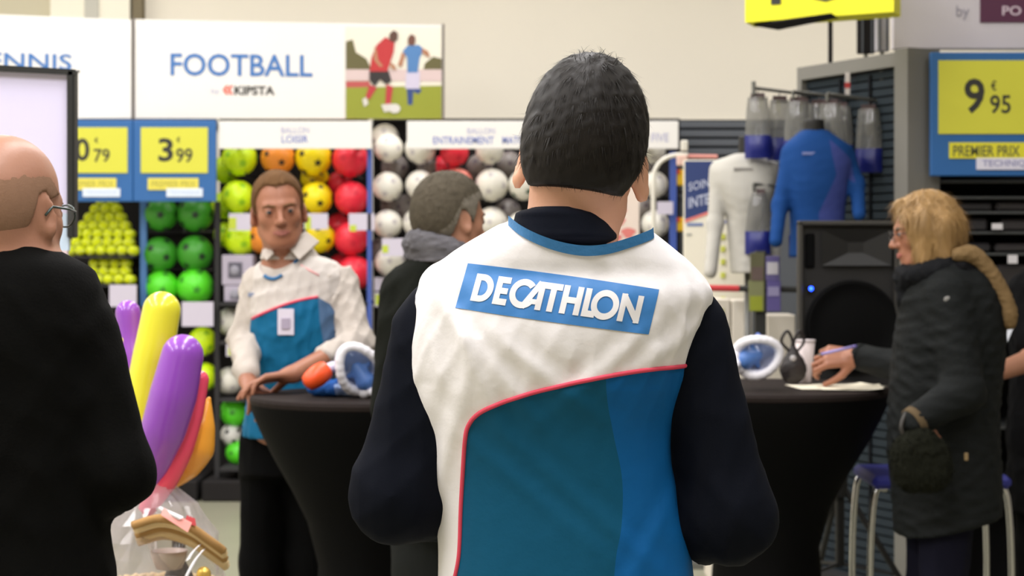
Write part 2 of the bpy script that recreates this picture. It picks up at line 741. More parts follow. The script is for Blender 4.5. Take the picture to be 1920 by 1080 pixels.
    def short_hair(s, t=.010, zmin=None, lump=0.0, seed=1, top=0.0, h=.004, sf=1.0, recede=0.0):
        """cap of short hair following the skull, cut along its hairline"""
        S = Sdf()
        s.ell(S, (0, -.012, .030 + top / 2), (.076 + t * sf, .098 + t, .087 + t + top / 2), .01)
        s.ell(S, (0, -.045, -.005), (.066 + t * sf, .058 + t, .066 + t), .03)
        s.ell(S, (0, .026, -.035), (.062 * s.jaw + t * .55 * sf, .062, .078), .03)
        if lump:
            S.disp(wrinkle(seed, lump, .05))
        ys, zs = zmin

        def cut(p):
            q = s.loc(p)
            front = np.clip((q[:, 1] - .03) / .03, 0, 1)
            return (np.interp(q[:, 1] + .012 * np.abs(q[:, 0]) / .07, ys, zs) + recede * front * np.exp(-((np.abs(q[:, 0]) - .042) / .018) ** 2) - q[:, 2]) * s.s
        S.clip(cut)
        return polygonize(S, h * s.s)


def strands(V, Q, flow, n, length, width, lift, seed, curl=.3, seg=3, zkeep=None):
    """thin tapered locks lying on a hair surface. flow(p) gives the combing direction"""
    rg = np.random.RandomState(seed)
    T = tris(Q) if Q.shape[1] == 4 else Q
    a, b, c = V[T[:, 0]], V[T[:, 1]], V[T[:, 2]]
    nn = np.cross(b - a, c - a)
    ar = np.linalg.norm(nn, axis=1)
    nn = nn / (ar[:, None] + 1e-12)
    pick = rg.choice(len(T), n, p=ar / ar.sum())
    u, v = rg.uniform(0, 1, (2, n))
    f = u + v > 1
    u[f], v[f] = 1 - u[f], 1 - v[f]
    p = a[pick] + u[:, None] * (b - a)[pick] + v[:, None] * (c - a)[pick]
    nr = nn[pick]
    if zkeep is not None:
        m = zkeep(p)
        p, nr = p[m], nr[m]
        n = len(p)
    d = flow(p) + rg.normal(0, curl, (n, 3))
    d -= (d * nr).sum(1)[:, None] * nr
    d /= np.linalg.norm(d, axis=1)[:, None] + 1e-9
    side = np.cross(nr, d)
    L = length * rg.uniform(.55, 1.2, n)
    lf = lift * rg.uniform(.2, 1.3, n)
    bend = rg.normal(0, curl * .5, n)
    VV, FF = [], []
    for i in range(seg + 1):
        t = i / seg
        wd = width * (1 - t * .92)
        ce = p + d * (L * t)[:, None] + nr * (lf * (1.6 * t - .9 * t * t) - .0015)[:, None] + side * (bend * L * t * t)[:, None]
        VV += [ce - side * wd, ce + side * wd]
    VV = np.stack(VV, 1).reshape(-1, 3)
    k = 2 * (seg + 1)
    b0 = np.arange(n) * k
    for i in range(seg):
        FF.append(np.stack([b0 + 2 * i, b0 + 2 * i + 1, b0 + 2 * i + 3, b0 + 2 * i + 2], 1))
    return VV, np.concatenate(FF)


def merge(*vq):
    Vs, Qs, b = [], [], 0
    flat = any(Q.shape[1] == 3 for V, Q in vq)
    for V, Q in vq:
        Vs.append(V)
        if flat and Q.shape[1] == 4:
            Q = tris(Q)
        Qs.append(Q + b)
        b += len(V)
    return np.concatenate(Vs), np.concatenate(Qs)


def hand(S, wrist, d, n, side, curls=(.5, .55, .6, .65), thumb=.5, sc=1.0, spread=1.0):
    """palm, four fingers and a thumb. d: finger direction, n: palm normal, side +1/-1: thumb side along d x n"""
    d = np.asarray(d, float) / np.linalg.norm(d)
    n = np.asarray(n, float)
    n = n - (n @ d) * d
    n /= np.linalg.norm(n)
    t = np.cross(d, n) * side
    w = np.asarray(wrist, float)
    ks = []
    for off, lk in ((.030, .088), (.010, .092), (-.011, .088), (-.030, .080)):
        kn = w + (d * lk + t * off * spread) * sc
        S.cap(w + t * off * .55 * sc, kn, .0125 * sc, .0108 * sc, .012 * sc)
        ks.append(kn)
    S.cap(w - d * .012, w + d * .02, .024 * sc, .021 * sc, .015)
    ph = ((.043, .026, .021), (.047, .030, .022), (.043, .028, .021), (.034, .021, .018))
    for i, kn in enumerate(ks):
        p, dd, nn = kn, d + t * (.10, .03, -.04, -.12)[i] * spread, n.copy()
        dd /= np.linalg.norm(dd)
        for j in range(3):
            c = curls[i] * (.9, 1.15, .75)[j]
            dd, nn = dd * math.cos(c) + nn * math.sin(c), nn * math.cos(c) - dd * math.sin(c)
            q = p + dd * ph[i][j] * sc
            r0 = (.0098, .0088, .0080, .0070)
            S.cap(p, q, r0[j] * sc * (.9 if i == 3 else 1), r0[j + 1] * sc * (.9 if i == 3 else 1), .003)
            p = q
    p = w + (d * .018 + t * .022 + n * .006) * sc
    dd = d * .62 + t * .70 + n * .35
    dd /= np.linalg.norm(dd)
    tgt = d * .9 + n * .45 - t * .25
    for j, L in enumerate((.042, .033, .027)):
        q = p + dd * L * sc
        S.cap(p, q, (.0155, .0115, .0100)[j] * sc, (.0115, .0100, .0082)[j] * sc, .008 if j == 0 else .003)
        p = q
        dd = dd * (1 - thumb * .7) + tgt * thumb * .7
        dd /= np.linalg.norm(dd)


def limb(S, a, b, c, r, k=.02):
    S.cap(a, b, r[0], r[1], k)
    S.cap(b, c, r[1], r[2], k)


def figure(name, label, base, torso, head, neck_base, arms, legs, hands, skin, h=.006, neck_r=.056, group=None, ears=True, body_in=-.016):
    """one continuous body (head, neck, trunk, arms with hands, legs) under an Empty at the feet"""
    root = thing(name, label, 'person', (base[0], base[1], 0), group)
    S = Sdf()
    head.build(S, ears=ears)
    head.neck(S, neck_base, neck_r)
    S.loft([t for t in torso if t[0] > .88 or t[0] == .80], body_in, k=.04)
    for (a, b, c), (ra, rb, rc) in arms:
        limb(S, a, b, c, (ra, rb, rc))
    for hd in hands:
        hand(S, **hd)
    for hp, kn, an in legs:
        S.cap(hp, kn, .078, .052, .04)
        S.cap(kn, an, .052, .034, .02)
        an = np.asarray(an, float)
        S.cap(an, an + np.array([0, 0, -.03]), .034, .034, .02)
    V, Q = polygonize(S, h)
    body = link_mesh('body', V, Q, skin, root, True)
    return root, body


def shoes(root, ankles, fwd, m, sole=None):
    fx, fy = fwd
    for a in ankles:
        a = np.asarray(a, float)
        S = Sdf()
        hl = np.array([a[0] - fx * .05, a[1] - fy * .05, .045])
        toe = np.array([a[0] + fx * .19, a[1] + fy * .19, .034])
        S.cap(hl, toe, .043, .033, .02)
        S.cap(np.array([a[0], a[1], .10]), hl, .05, .045, .03)
        S.cap(np.array([a[0] + fx * .09, a[1] + fy * .09, .045]), toe, .05, .036, .03)
        S.clip(lambda p: .004 - p[:, 2])
        V, Q = polygonize(S, .008)
        link_mesh('shoe', V, Q, m, root, True)


def trousers(root, knots, legs, m, waist_z, r=(.098, .072, .062), hem=.07, h=.009, seed=3, amp=.004):
    S = Sdf()
    S.loft([k_ for k_ in knots if k_[0] > .795], 0.004, k=.05, zhi=waist_z)
    for hp, kn, an in legs:
        S.cap(hp, kn, r[0], r[1], .04)
        S.cap(kn, an, r[1], r[2], .03)
    S.disp(wrinkle(seed, amp, .16, (1, 1, .5)))
    S.clip(lambda p: hem - p[:, 2])
    V, Q = polygonize(S, h)
    return link_mesh('trousers', V, Q, m, root, True)


def knots(Y, rows):
    """(row, left px, right px, half depth, forward shift) at distance Y -> loft sections"""
    out = []
    for py, L, R, b, cy in rows:
        a, c = P(L, py, Y), P(R, py, Y)
        out.append((a[2], (a[0] + c[0]) / 2, Y + cy, (c[0] - a[0]) / 2, b))
    return out


# skin and cloth
SKIN = mat('skin_fair', (214, 160, 130), .5, bump=.04, bscale=180, vary=.06, vscale=14)
SKIN_TAN = mat('skin_tan', (158, 104, 78), .5, bump=.04, bscale=180, vary=.08, vscale=14)
SKIN_PINK = mat('skin_rosy', (170, 121, 97), .46, bump=.05, bscale=150, vary=.08, vscale=16)
BLACK_CLOTH = mat('black_suiting', (10, 10, 9), .85, bump=.15, bscale=220, vary=.15, vscale=20)
NAVY_CLOTH = mat('navy_shirt_cotton', (14, 17, 26), .8, bump=.05, bscale=420, vary=.12, vscale=24, spec=.07)
DARK_DENIM = mat('dark_trouser_cloth', (11, 11, 12), .9, bump=.2, bscale=200)
GREY_JEANS = mat('dark_grey_jeans', (36, 38, 37), .9, bump=.2, bscale=200)
SHOE = mat('black_shoe_leather', (18, 17, 16), .4)


# ---------------------------------------------------------------- the room
WALL = mat('cream_wall_paint', (250, 243, 226), .9, bump=.05, bscale=40, vary=.03, vscale=1.5)
WHITE_BOARD = mat('white_board', (236, 233, 228), .6, vary=.02, vscale=3)
FLOORM = mat('grey_vinyl_floor', (150, 148, 128), .35, bump=.03, bscale=30, vary=.10, vscale=2.5)


def slab(name, lo, hi, m):
    return tag(MB().box(lo, hi).build(name, m), kind='structure')


slab('floor', (-8, -4, -.1), (6, 13.8, 0), FLOORM)
slab('wall_back', (-8, 13.5, 0), (6, 13.7, 5.4), WALL)
slab('wall_left', (-8.2, -4, 0), (-8, 13.8, 5.4), WALL)
slab('wall_right', (6, -4, 0), (6.2, 13.8, 5.4), mat('grey_wall_paint', (150, 146, 138), .9))
slab('wall_front', (-8, -4.2, 0), (6, -4, 5.4), WALL)
slab('ceiling', (-8, -4, 5.2), (6, 13.8, 5.4), mat('ceiling_white', (225, 222, 214), .95))
for n, (a, b, yy, m) in enumerate(((-40, 94, 13.42, mat('beige_panel', (212, 205, 180), .9)), (94, 243, 13.36, mat('white_pilaster', (255, 250, 232), .8)),
                                   (158, 184, 13.34, mat('pale_grey_duct', (205, 203, 192), .8)), (248, 266, 13.38, mat('dark_beige_pipe', (132, 122, 100), .8)))):
    p, q = P(a, 0, yy), P(b, 0, yy)
    slab('trim_%d' % (n + 1), (p[0], yy, 0), (q[0], 13.5, 5.2), m)
p, q = P(380, 0, 13.45), P(1700, 0, 13.45)
slab('trim_5', (p[0], 13.45, 2.50), (q[0], 13.5, 2.54), mat('wall_rail_grey', (150, 148, 138), .7))

# ---------------------------------------------------------------- ball shelves along the back
DARK = mat('shelf_dark', (40, 38, 38), .8)
DARK2 = mat('shelf_dark_grey', (58, 57, 58), .7)
BLUE_POST = mat('blue_post', (62, 88, 168), .5)
CHROME = mat('chrome', (200, 200, 200), .15, metal=1.0)
GREYMET = mat('grey_metal', (120, 120, 116), .4, metal=.6)
TAGM = mat('shelf_card', (205, 198, 214), .6)
SIGN_BLUE = mat('price_sign_blue', (38, 98, 162), .5)
SIGN_YEL = mat('price_sign_yellow', (212, 210, 64), .5)
INK = mat('dark_ink', (44, 44, 40), .6)
INK_BLUE = mat('sign_blue_ink', (62, 116, 182), .6)
INK_PALE = mat('pale_lavender_ink', (176, 176, 206), .6)
INK_LAV = mat('lavender_blue_ink', (96, 116, 190), .6)


def bay(label, px0, px1, Y=12.32, top=222, posts=(), group=None):
    a, b = P(px0, top, Y), P(px1, top, Y)
    r = thing('ball_shelf', label, 'shelf', ((a[0] + b[0]) / 2, Y, 0), group)
    MB().box((a[0], Y, .02), (b[0], Y + .05, a[2])).build('back_panel', DARK, r)
    MB().box((a[0], Y - .72, 0), (b[0], Y, .13), .01).build('plinth', DARK, r)
    for i in range(9):
        z = .45 + i * .25
        MB().box((a[0], Y - .012, z), (b[0], Y - .001, z + .02)).build('wall_rail', DARK2, r)
    for (x, wd, y0, y1, yy, m) in posts:
        p = P(x, y0, yy)
        q = P(x + wd, y1, yy)
        MB().box((p[0], yy, max(0, q[2])), (q[0], yy + .04, p[2]), .004).build('upright_post', m, r)
    return r


SHELF_L = bay('dark shelf bay with green footballs and stacked tennis balls under blue price signs', 120, 404, posts=((262, 13, 378, 1100, 11.85, mat('pale_blue_post', (72, 118, 176), .5)), (402, 10, 378, 1100, 11.8, DARK2)))
SHELF_A = bay('dark shelf bay of yellow, orange and red footballs behind man in white sleeves', 412, 690, posts=((688, 9, 276, 1100, 11.72, BLUE_POST),))
SHELF_B = bay('dark shelf bay of white footballs behind the man with dark hair', 700, 1275, posts=((1256, 13, 285, 1100, 11.8, BLUE_POST),))


def ico(sub):
    t = (1 + 5 ** .5) / 2
    V = [(-1, t, 0), (1, t, 0), (-1, -t, 0), (1, -t, 0), (0, -1, t), (0, 1, t), (0, -1, -t), (0, 1, -t), (t, 0, -1), (t, 0, 1), (-t, 0, -1), (-t, 0, 1)]
    V = [np.array(v) / np.linalg.norm(v) for v in V]
    F = [(0, 11, 5), (0, 5, 1), (0, 1, 7), (0, 7, 10), (0, 10, 11), (1, 5, 9), (5, 11, 4), (11, 10, 2), (10, 7, 6), (7, 1, 8), (3, 9, 4), (3, 4, 2), (3, 2, 6), (3, 6, 8), (3, 8, 9), (4, 9, 5), (2, 4, 11), (6, 2, 10), (8, 6, 7), (9, 8, 1)]
    base = list(V)
    for _ in range(sub):
        c, G = {}, []

        def mid(i, j):
            k = (min(i, j), max(i, j))
            if k not in c:
                m = V[i] + V[j]
                c[k] = len(V)
                V.append(m / np.linalg.norm(m))
            return c[k]
        for a, b, d in F:
            x, y, z = mid(a, b), mid(b, d), mid(d, a)
            G += [(a, x, z), (b, y, x), (d, z, y), (x, y, z)]
        F = G
    return np.array(V), F, base


ICO_V, ICO_F, ICO_B = ico(3)
ICO2_V, ICO2_F, _ = ico(2)


PENTS = {}


def ball_meshes(kind, rgb, prgb, size=.34, rough=.4):
    """unit football with raised five-sided panels"""
    me = bpy.data.meshes.new('football_' + kind)
    # panel seams: push vertices near the borders between the twelve pentagons' neighbours inward
    B = np.array(ICO_B)
    dts = np.sort(ICO_V @ B.T, axis=1)
    seam = np.clip(1 - (dts[:, -1] - dts[:, -2]) / .05, 0, 1)
    me.from_pydata((ICO_V * (1 - .012 * seam)[:, None]).tolist(), [], ICO_F)
    me.polygons.foreach_set('use_smooth', np.ones(len(me.polygons), bool))
    me.materials.append(mat('football_' + kind, rgb, rough, vary=.05, vscale=6))
    mb = MB()
    for k, b in enumerate(ICO_B):
        nb = [q for q in ICO_B if .3 < float(q @ b) < .6]
        e1 = nb[0] - (nb[0] @ b) * b
        e1 /= np.linalg.norm(e1)
        e2 = np.cross(b, e1)
        V = [b * 1.006]
        for rr in (.5, 1.0):
            for j in range(5):
                a = math.radians(72 * j)
                v = b + (e1 * math.cos(a) + e2 * math.sin(a)) * size * rr
                V.append(v / np.linalg.norm(v) * (1.006 if rr < 1 else 1.001))
        F = [(0, 1 + j, 1 + (j + 1) % 5) for j in range(5)] + [(1 + j, 6 + j, 6 + (j + 1) % 5, 1 + (j + 1) % 5) for j in range(5)]
        mb.mesh(V, F)
    if kind in ('orange', 'yellow', 'green', 'lime', 'classic'):
        PENTS[kind] = []
        for k in range(12):
            q_ = bpy.data.meshes.new('pentagon_panel_' + kind)
            q_.from_pydata(mb.V[k * 11:k * 11 + 11], [], mb.F[:10])
            q_.polygons.foreach_set('use_smooth', np.ones(10, bool))
            q_.materials.append(mat('football_panel_' + kind, prgb, rough))
            PENTS[kind].append(q_)
        return me, None
    pm = bpy.data.meshes.new('pentagon_panels_' + kind)
    pm.from_pydata(mb.V, [], mb.F)
    pm.polygons.foreach_set('use_smooth', np.ones(len(pm.polygons), bool))
    pm.materials.append(mat('football_panel_' + kind, prgb, rough))
    return me, pm


BALLS = {
    'volt': ball_meshes('volt', (216, 250, 20), (150, 205, 20), .40),
    'orange': ball_meshes('orange', (244, 148, 50), (60, 40, 25), .26),
    'yellow': ball_meshes('yellow', (250, 226, 10), (40, 36, 20), .27),
    'red': ball_meshes('red', (240, 45, 66), (215, 30, 55), .36),
    'green': ball_meshes('green', (62, 152, 40), (26, 52, 30), .35),
    'lime': ball_meshes('lime', (90, 222, 40), (60, 150, 40), .28),
    'white': ball_meshes('white', (238, 234, 222), (198, 192, 190), .36),
    'pink': ball_meshes('pink', (240, 150, 135), (226, 90, 80), .36),
    'grey': ball_meshes('grey', (140, 132, 128), (96, 84, 90), .40),  # rear balls of the white columns, their shade put into the colour
    'star': ball_meshes('star', (238, 234, 222), (60, 92, 70), .26),
    'classic': ball_meshes('classic', (228, 226, 222), (28, 28, 28), .42),
}
rb = random.Random(5)
WIRE = mat('wire_arm_grey', (70, 70, 70), .4, metal=.5)


def ball(px, py, r, kind, label, shelf, deep=0, group=None, spin=None, squash=1):
    Y = 11.92 + .21 * deep
    c = P(px, py, Y)
    R = r * Y / F_PX
    bm, pm = BALLS[kind]
    o = bpy.data.objects.new('football', bm)
    COL.objects.link(o)
    o.location = c.tolist()
    o.scale = (R, R, R * squash)
    o.rotation_euler = spin or (rb.uniform(0, 6), rb.uniform(0, 6), rb.uniform(0, 6))
    tag(o, label, 'ball', group)
    for q_ in (PENTS[kind] if kind in PENTS else [pm]):
        p = bpy.data.objects.new('pentagon_panel' if kind in PENTS else 'pale_panels', q_)
        COL.objects.link(p)
        p.parent = o
        if kind not in PENTS:
            p['kind'] = 'stuff'
    if deep == 0 and shelf is not None:
        mb = MB()
        for sx in (-.45, .45):
            mb.tube([(c[0] + sx * R, 12.32, c[2] - R * .94), (c[0] + sx * R, c[1] - R * .7, c[2] - R * .94), (c[0] + sx * R, c[1] - R * .78, c[2] - R * .86)], .005, 6)
        mb.build('ball_holder', WIRE, shelf)
    return o


G1 = 'footballs on the back shelves'
SP = (1.35, .1, .4)
SP2 = (1.30, .15, .95)
# volt column
ball(449, 297, 33, 'volt', 'bright volt yellow football at the top of its column, half under the white header', SHELF_A, group=G1, spin=SP)
ball(447, 370, 32, 'volt', 'bright volt yellow football second from the top of its column', SHELF_A, group=G1, spin=SP)
ball(451, 448, 32, 'volt', 'bright volt yellow football third in its column, above the grey cartons', SHELF_A, group=G1, spin=SP)
ball(424, 318, 26, 'volt', 'volt football tucked behind the top ball of the volt column', SHELF_A, 1, G1)
ball(422, 385, 26, 'volt', 'volt football tucked behind the second ball of the volt column', SHELF_A, 1, G1)
ball(424, 440, 24, 'volt', 'volt football tucked behind the third ball of the volt column', SHELF_A, 1, G1)
# orange column
ball(521, 296, 32, 'orange', 'orange football with dark spots above the brown-haired man', SHELF_A, group=G1, spin=SP)
ball(519, 370, 31, 'orange', 'orange football with dark spots hidden behind the brown-haired man', SHELF_A, group=G1)
ball(492, 446, 30, 'orange', 'orange football showing beside the neck of the brown-haired man', SHELF_A, group=G1)
# yellow column
ball(588, 296, 34, 'yellow', 'yellow football with dark spots at the top of its column', SHELF_A, group=G1, spin=SP)
ball(593, 372, 31, 'yellow', 'yellow football with dark spots second in its column, right of the brown-haired man', SHELF_A, group=G1, spin=SP)
ball(600, 446, 29, 'yellow', 'yellow football low in its column above the white collar', SHELF_A, group=G1)
ball(590, 336, 27, 'yellow', 'yellow football in the shade between two front yellow balls', SHELF_A, 1, G1)
# red column
ball(657, 299, 34, 'red', 'red football at the top of the red column', SHELF_A, group=G1)
ball(659, 372, 32, 'red', 'red football second from the top of the red column', SHELF_A, group=G1)
ball(658, 448, 32, 'red', 'red football third from the top of the red column', SHELF_A, group=G1)
ball(664, 512, 33, 'red', 'red football at the foot of the red column, beside the white sleeve', SHELF_A, group=G1)
ball(638, 344, 24, 'red', 'small red football behind the second ball of the red column', SHELF_A, 1, G1)
ball(636, 424, 25, 'red', 'shaded red football behind the third ball of the red column', SHELF_A, 1, G1)
ball(640, 500, 25, 'red', 'shaded red football behind the lowest red ball', SHELF_A, 1, G1)
# white columns
ball(729, 278, 27, 'white', 'white football standing in the gap between the two white headers, lower one', SHELF_B, group=G1)
ball(722, 258, 26, 'white', 'white football at the very top in the gap between the two white headers', SHELF_B, 1, G1)
ball(727, 350, 28, 'white', 'white football next to the blue post, second row from the header', SHELF_B, group=G1)
ball(727, 420, 27, 'white', 'white football next to the blue post, third row from the header', SHELF_B, group=G1)
ball(731, 491, 28, 'white', 'white football next to the blue post, lowest row', SHELF_B, group=G1)
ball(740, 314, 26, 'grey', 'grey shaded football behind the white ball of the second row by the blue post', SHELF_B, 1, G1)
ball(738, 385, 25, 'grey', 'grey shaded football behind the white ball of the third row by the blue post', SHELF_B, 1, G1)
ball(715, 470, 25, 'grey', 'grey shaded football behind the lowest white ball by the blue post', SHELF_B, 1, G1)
ball(788, 279, 29, 'white', 'white football under the left end of the second header', SHELF_B, group=G1)
ball(788, 347, 28, 'white', 'white football left of the grey-haired head, upper one', SHELF_B, group=G1)
ball(783, 418, 28, 'white', 'white football left of the grey-haired head, lower one', SHELF_B, group=G1)
ball(806, 316, 25, 'grey', 'grey shaded football behind the upper white ball left of the grey-haired head', SHELF_B, 1, G1)
ball(766, 388, 25, 'grey', 'grey shaded football behind the lower white ball left of the grey-haired head', SHELF_B, 1, G1)
ball(852, 286, 27, 'red', 'red football directly under the second header', SHELF_B, group=G1)
ball(829, 316, 24, 'red', 'orange-red football leaning left above the grey-haired head', SHELF_B, 1, G1)
ball(858, 343, 28, 'pink', 'salmon pink football just above the grey-haired head', SHELF_B, group=G1)
ball(918, 283, 26, 'white', 'white football under the second header right of the red one', SHELF_B, group=G1)
ball(922, 347, 31, 'white', 'white football right of the grey-haired head, upper one', SHELF_B, group=G1)
ball(922, 417, 29, 'white', 'white football right of the grey-haired head, lower one', SHELF_B, group=G1)
ball(900, 314, 26, 'grey', 'grey shaded football behind the upper white ball right of the grey-haired head', SHELF_B, 1, G1)
ball(954, 308, 25, 'grey', 'dark grey shaded football at the left ear of the dark-haired man', SHELF_B, 1, G1)
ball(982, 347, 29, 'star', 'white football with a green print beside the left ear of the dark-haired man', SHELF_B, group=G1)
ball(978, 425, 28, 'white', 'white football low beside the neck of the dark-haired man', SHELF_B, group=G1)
ball(952, 398, 25, 'grey', 'grey shaded football low between two white balls left of the dark-haired man', SHELF_B, 1, G1)
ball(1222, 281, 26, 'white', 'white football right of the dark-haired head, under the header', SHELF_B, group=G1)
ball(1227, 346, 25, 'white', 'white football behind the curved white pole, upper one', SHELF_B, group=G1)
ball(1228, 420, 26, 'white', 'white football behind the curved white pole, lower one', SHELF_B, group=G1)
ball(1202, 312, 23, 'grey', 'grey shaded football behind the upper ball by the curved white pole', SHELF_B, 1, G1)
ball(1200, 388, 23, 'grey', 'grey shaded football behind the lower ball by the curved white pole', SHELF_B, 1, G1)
# green footballs
ball(301, 401, 33, 'green', 'green football half under the blue price sign, left one', SHELF_L, group=G1, spin=(1.1, .3, .2))
ball(366, 401, 34, 'green', 'green football half under the blue price sign, right one', SHELF_L, group=G1, spin=(1.1, .3, .2))
ball(300, 477, 33, 'green', 'green football in the middle row, left one', SHELF_L, group=G1, spin=(1.2, .2, .6))
ball(366, 475, 34, 'green', 'green football in the middle row, right one', SHELF_L, group=G1, spin=(1.2, .2, .6))
ball(303, 538, 32, 'lime', 'brighter green football above the yellow balloon, left one', SHELF_L, group=G1, spin=(1.2, .2, .3))
ball(366, 537, 35, 'lime', 'brighter green football above the white shelf card, right one', SHELF_L, group=G1, spin=(1.2, .2, .3))
ball(380, 640, 27, 'volt', 'yellow football behind the tip of the purple balloon', SHELF_L, group=G1)
ball(384, 706, 26, 'volt', 'yellow football low behind the pink balloon', SHELF_L, group=G1)
# low balls left of the apron
ball(440, 772, 28, 'lime', 'lime green football below the clasped hands', SHELF_A, group=G1)
ball(434, 815, 21, 'classic', 'black and white football between two lime balls near the floor', SHELF_A, group=G1)
ball(447, 848, 24, 'lime', 'lime green football lowest by the floor, beside the apron', SHELF_A, group=G1)
ball(433, 603, 27, 'white', 'white football on the lower shelf beside the left sleeve, upper one', SHELF_A, group=G1)
ball(431, 714, 26, 'white', 'white football on the lower shelf beside the left sleeve, lower one', SHELF_A, group=G1)


def card(shelf, x0, y0, x1, y1, Y=11.72, dot=None):
    mb = MB()
    mb.box(*plate(x0, y0, x1, y1, Y, .006))
    c = mb.build('shelf_card', TAGM, shelf)
    if dot:
        d = MB().box(*plate(*dot, Y - .002, .002)).build('price_spot', mat('lime_print', (190, 205, 60), .6), c)
    return c


card(SHELF_A, 429, 400, 470, 432, dot=(429, 408, 443, 430))
card(SHELF_A, 570, 400, 615, 430, dot=(572, 406, 583, 430))
card(SHELF_A, 654, 400, 702, 432, dot=(656, 422, 668, 434))
card(SHELF_B, 716, 447, 757, 480, dot=(717, 460, 728, 474))
card(SHELF_B, 1232, 378, 1262, 402)
card(SHELF_L, 341, 566, 400, 612)
card(SHELF_L, 205, 534, 256, 575)
card(SHELF_B, 702, 520, 760, 545, Y=11.9)
card(SHELF_B, 702, 548, 745, 575, Y=11.9, dot=(704, 552, 716, 572))
card(SHELF_A, 424, 645, 452, 668, dot=(428, 652, 442, 666))

# cartons below the volt column
for k, (x0, y0, x1, y1, lb) in enumerate(((416, 478, 474, 535, 'grey boxed football carton with dark window below the volt balls'), (420, 536, 470, 566, 'smaller lavender carton under the grey boxed football carton'))):
    lo, hi = plate(x0, y0, x1, y1, 11.78, .24)
    r = thing('ball_carton', lb, 'box', ((lo[0] + hi[0]) / 2, 11.9, lo[2]))
    MB().box(lo, hi, .006).build('carton_body', mat('carton_lavender', (182, 174, 190), .7), r)
    wlo, whi = plate(x0 + 12, y0 + 14, x1 - 20, y1 - 14 if k == 0 else y1 - 6, 11.775, .005)
    wn = MB().box(wlo, whi).build('window', mat('carton_window', (92, 90, 104), .3), r)
    c = P((x0 + x1) / 2 - 4, (y0 + y1) / 2, 11.80)
    MB().sphere((c[0], 11.772, c[2]), (.03, .006, .03)).build('printed_ball', mat('carton_print', (150, 148, 160), .5), wn, True)
for z, ya in ((567, 11.72), (640, 11.72), (748, 11.72), (878, 11.66)):
    a, b = P(412, z, ya), P(690, z, ya)
    MB().box((a[0], ya, a[2] - .02), (b[0], 12.32, a[2])).build('shelf_board', DARK2, SHELF_A)
for z in (576,):
    a, b = P(132, z, 11.75), P(262, z, 11.75)
    MB().box((a[0], 11.75, a[2] - .02), (b[0], 12.32, a[2])).build('shelf_board', DARK2, SHELF_L)

# tennis balls in two stepped heaps
tb = bpy.data.meshes.new('tennis_ball')
tb.from_pydata((ICO2_V * .0335).tolist(), [], ICO2_F)
tb.polygons.foreach_set('use_smooth', np.ones(len(tb.polygons), bool))
tb.materials.append(mat('tennis_felt', (216, 226, 40), .95, bump=.3, bscale=120))
# seam strip shared by all
sm = MB()
pts = []
for t in np.linspace(0, 2 * math.pi, 25):
    v = np.array([math.cos(t) + .5 * math.cos(3 * t) * .6, math.sin(t) - .3 * math.sin(3 * t), 1.1 * math.sin(2 * t)])
    pts.append(v / np.linalg.norm(v) * .0335)
sm.tube(pts, .0011, 4)
smm = bpy.data.meshes.new('ball_seam')
smm.from_pydata(sm.V, [], sm.F)
smm.materials.append(mat('tennis_seam', (236, 238, 200), .8))
TN = 'tennis balls heaped under the blue price sign'


def tennis(x, y, z, label, seam):
    o = bpy.data.objects.new('tennis_ball', tb)
    COL.objects.link(o)
    o.location = (x, y, z)
    o.rotation_euler = (rb.uniform(0, 6), rb.uniform(0, 6), rb.uniform(0, 6))
    tag(o, label, 'ball', TN)
    if seam:
        s = bpy.data.objects.new('ball_seam', smm)
        COL.objects.link(s)
        s.parent = o


a = P(132, 480, 11.8)
b = P(262, 480, 11.8)
D = .067
ORD = ('first', 'second', 'third', 'fourth', 'fifth', 'sixth', 'seventh')
NUM = ('one', 'two', 'three', 'four', 'five', 'six', 'seven')
for rows, ybase, cxp, lb in ((7, 480, 193, 'lime yellow tennis ball in the upper heap below the blue price sign'), (4, 534, 206, 'lime yellow tennis ball in the lower heap above the white crate')):
    z0 = P(0, ybase, 11.85)[2] + D / 2
    cx = P(cxp, 0, 11.85)[0]
    heap = (7, 6, 6, 5, 4, 3, 2)
    for k in range(rows):
        n = heap[k] if rows == 7 else (5, 4, 4, 3)[k]
        for dpt in range(2):
            for i in range(n):
                tennis(cx + (i - (n - 1) / 2) * D, 11.80 + k * .024 + dpt * D, z0 + k * D * .80, '%s tennis ball from the left in row %s of the %s heap, %s layer' % (ORD[i], NUM[k], 'upper' if rows == 7 else 'lower', ('front', 'rear')[dpt]), dpt == 0)
    mb = MB()
    mb.box((a[0] + .02, 11.74, z0 - D / 2 - .012), (b[0] - .03, 12.32, z0 - D / 2))
    mb.build('shelf_board', DARK2, SHELF_L)
lo, hi = plate(200, 536, 258, 576, 11.78, .2)

# ---------------------------------------------------------------- price signs, headers, big boards
TEXTS = []


def price_sign(label, x0, y0, x1, y1, Y, big, cents, bx, tint=None, sub=True):
    """blue board with yellow card, big figure, small euro sign and cents, and two small strips"""
    lo, hi = plate(x0, y0, x1, y1, Y, .03)
    r = thing('price_sign', label, 'sign', ((lo[0] + hi[0]) / 2, Y, lo[2]))
    MB().box(lo, hi, .004).build('board', SIGN_BLUE, r)
    w_, h_ = x1 - x0, y1 - y0
    c = MB().box(*plate(x0 + w_ * bx[0], y0 + h_ * bx[1], x0 + w_ * bx[2], y0 + h_ * bx[3], Y - .006, .006)).build('price_card', SIGN_YEL, r)
    return r, c


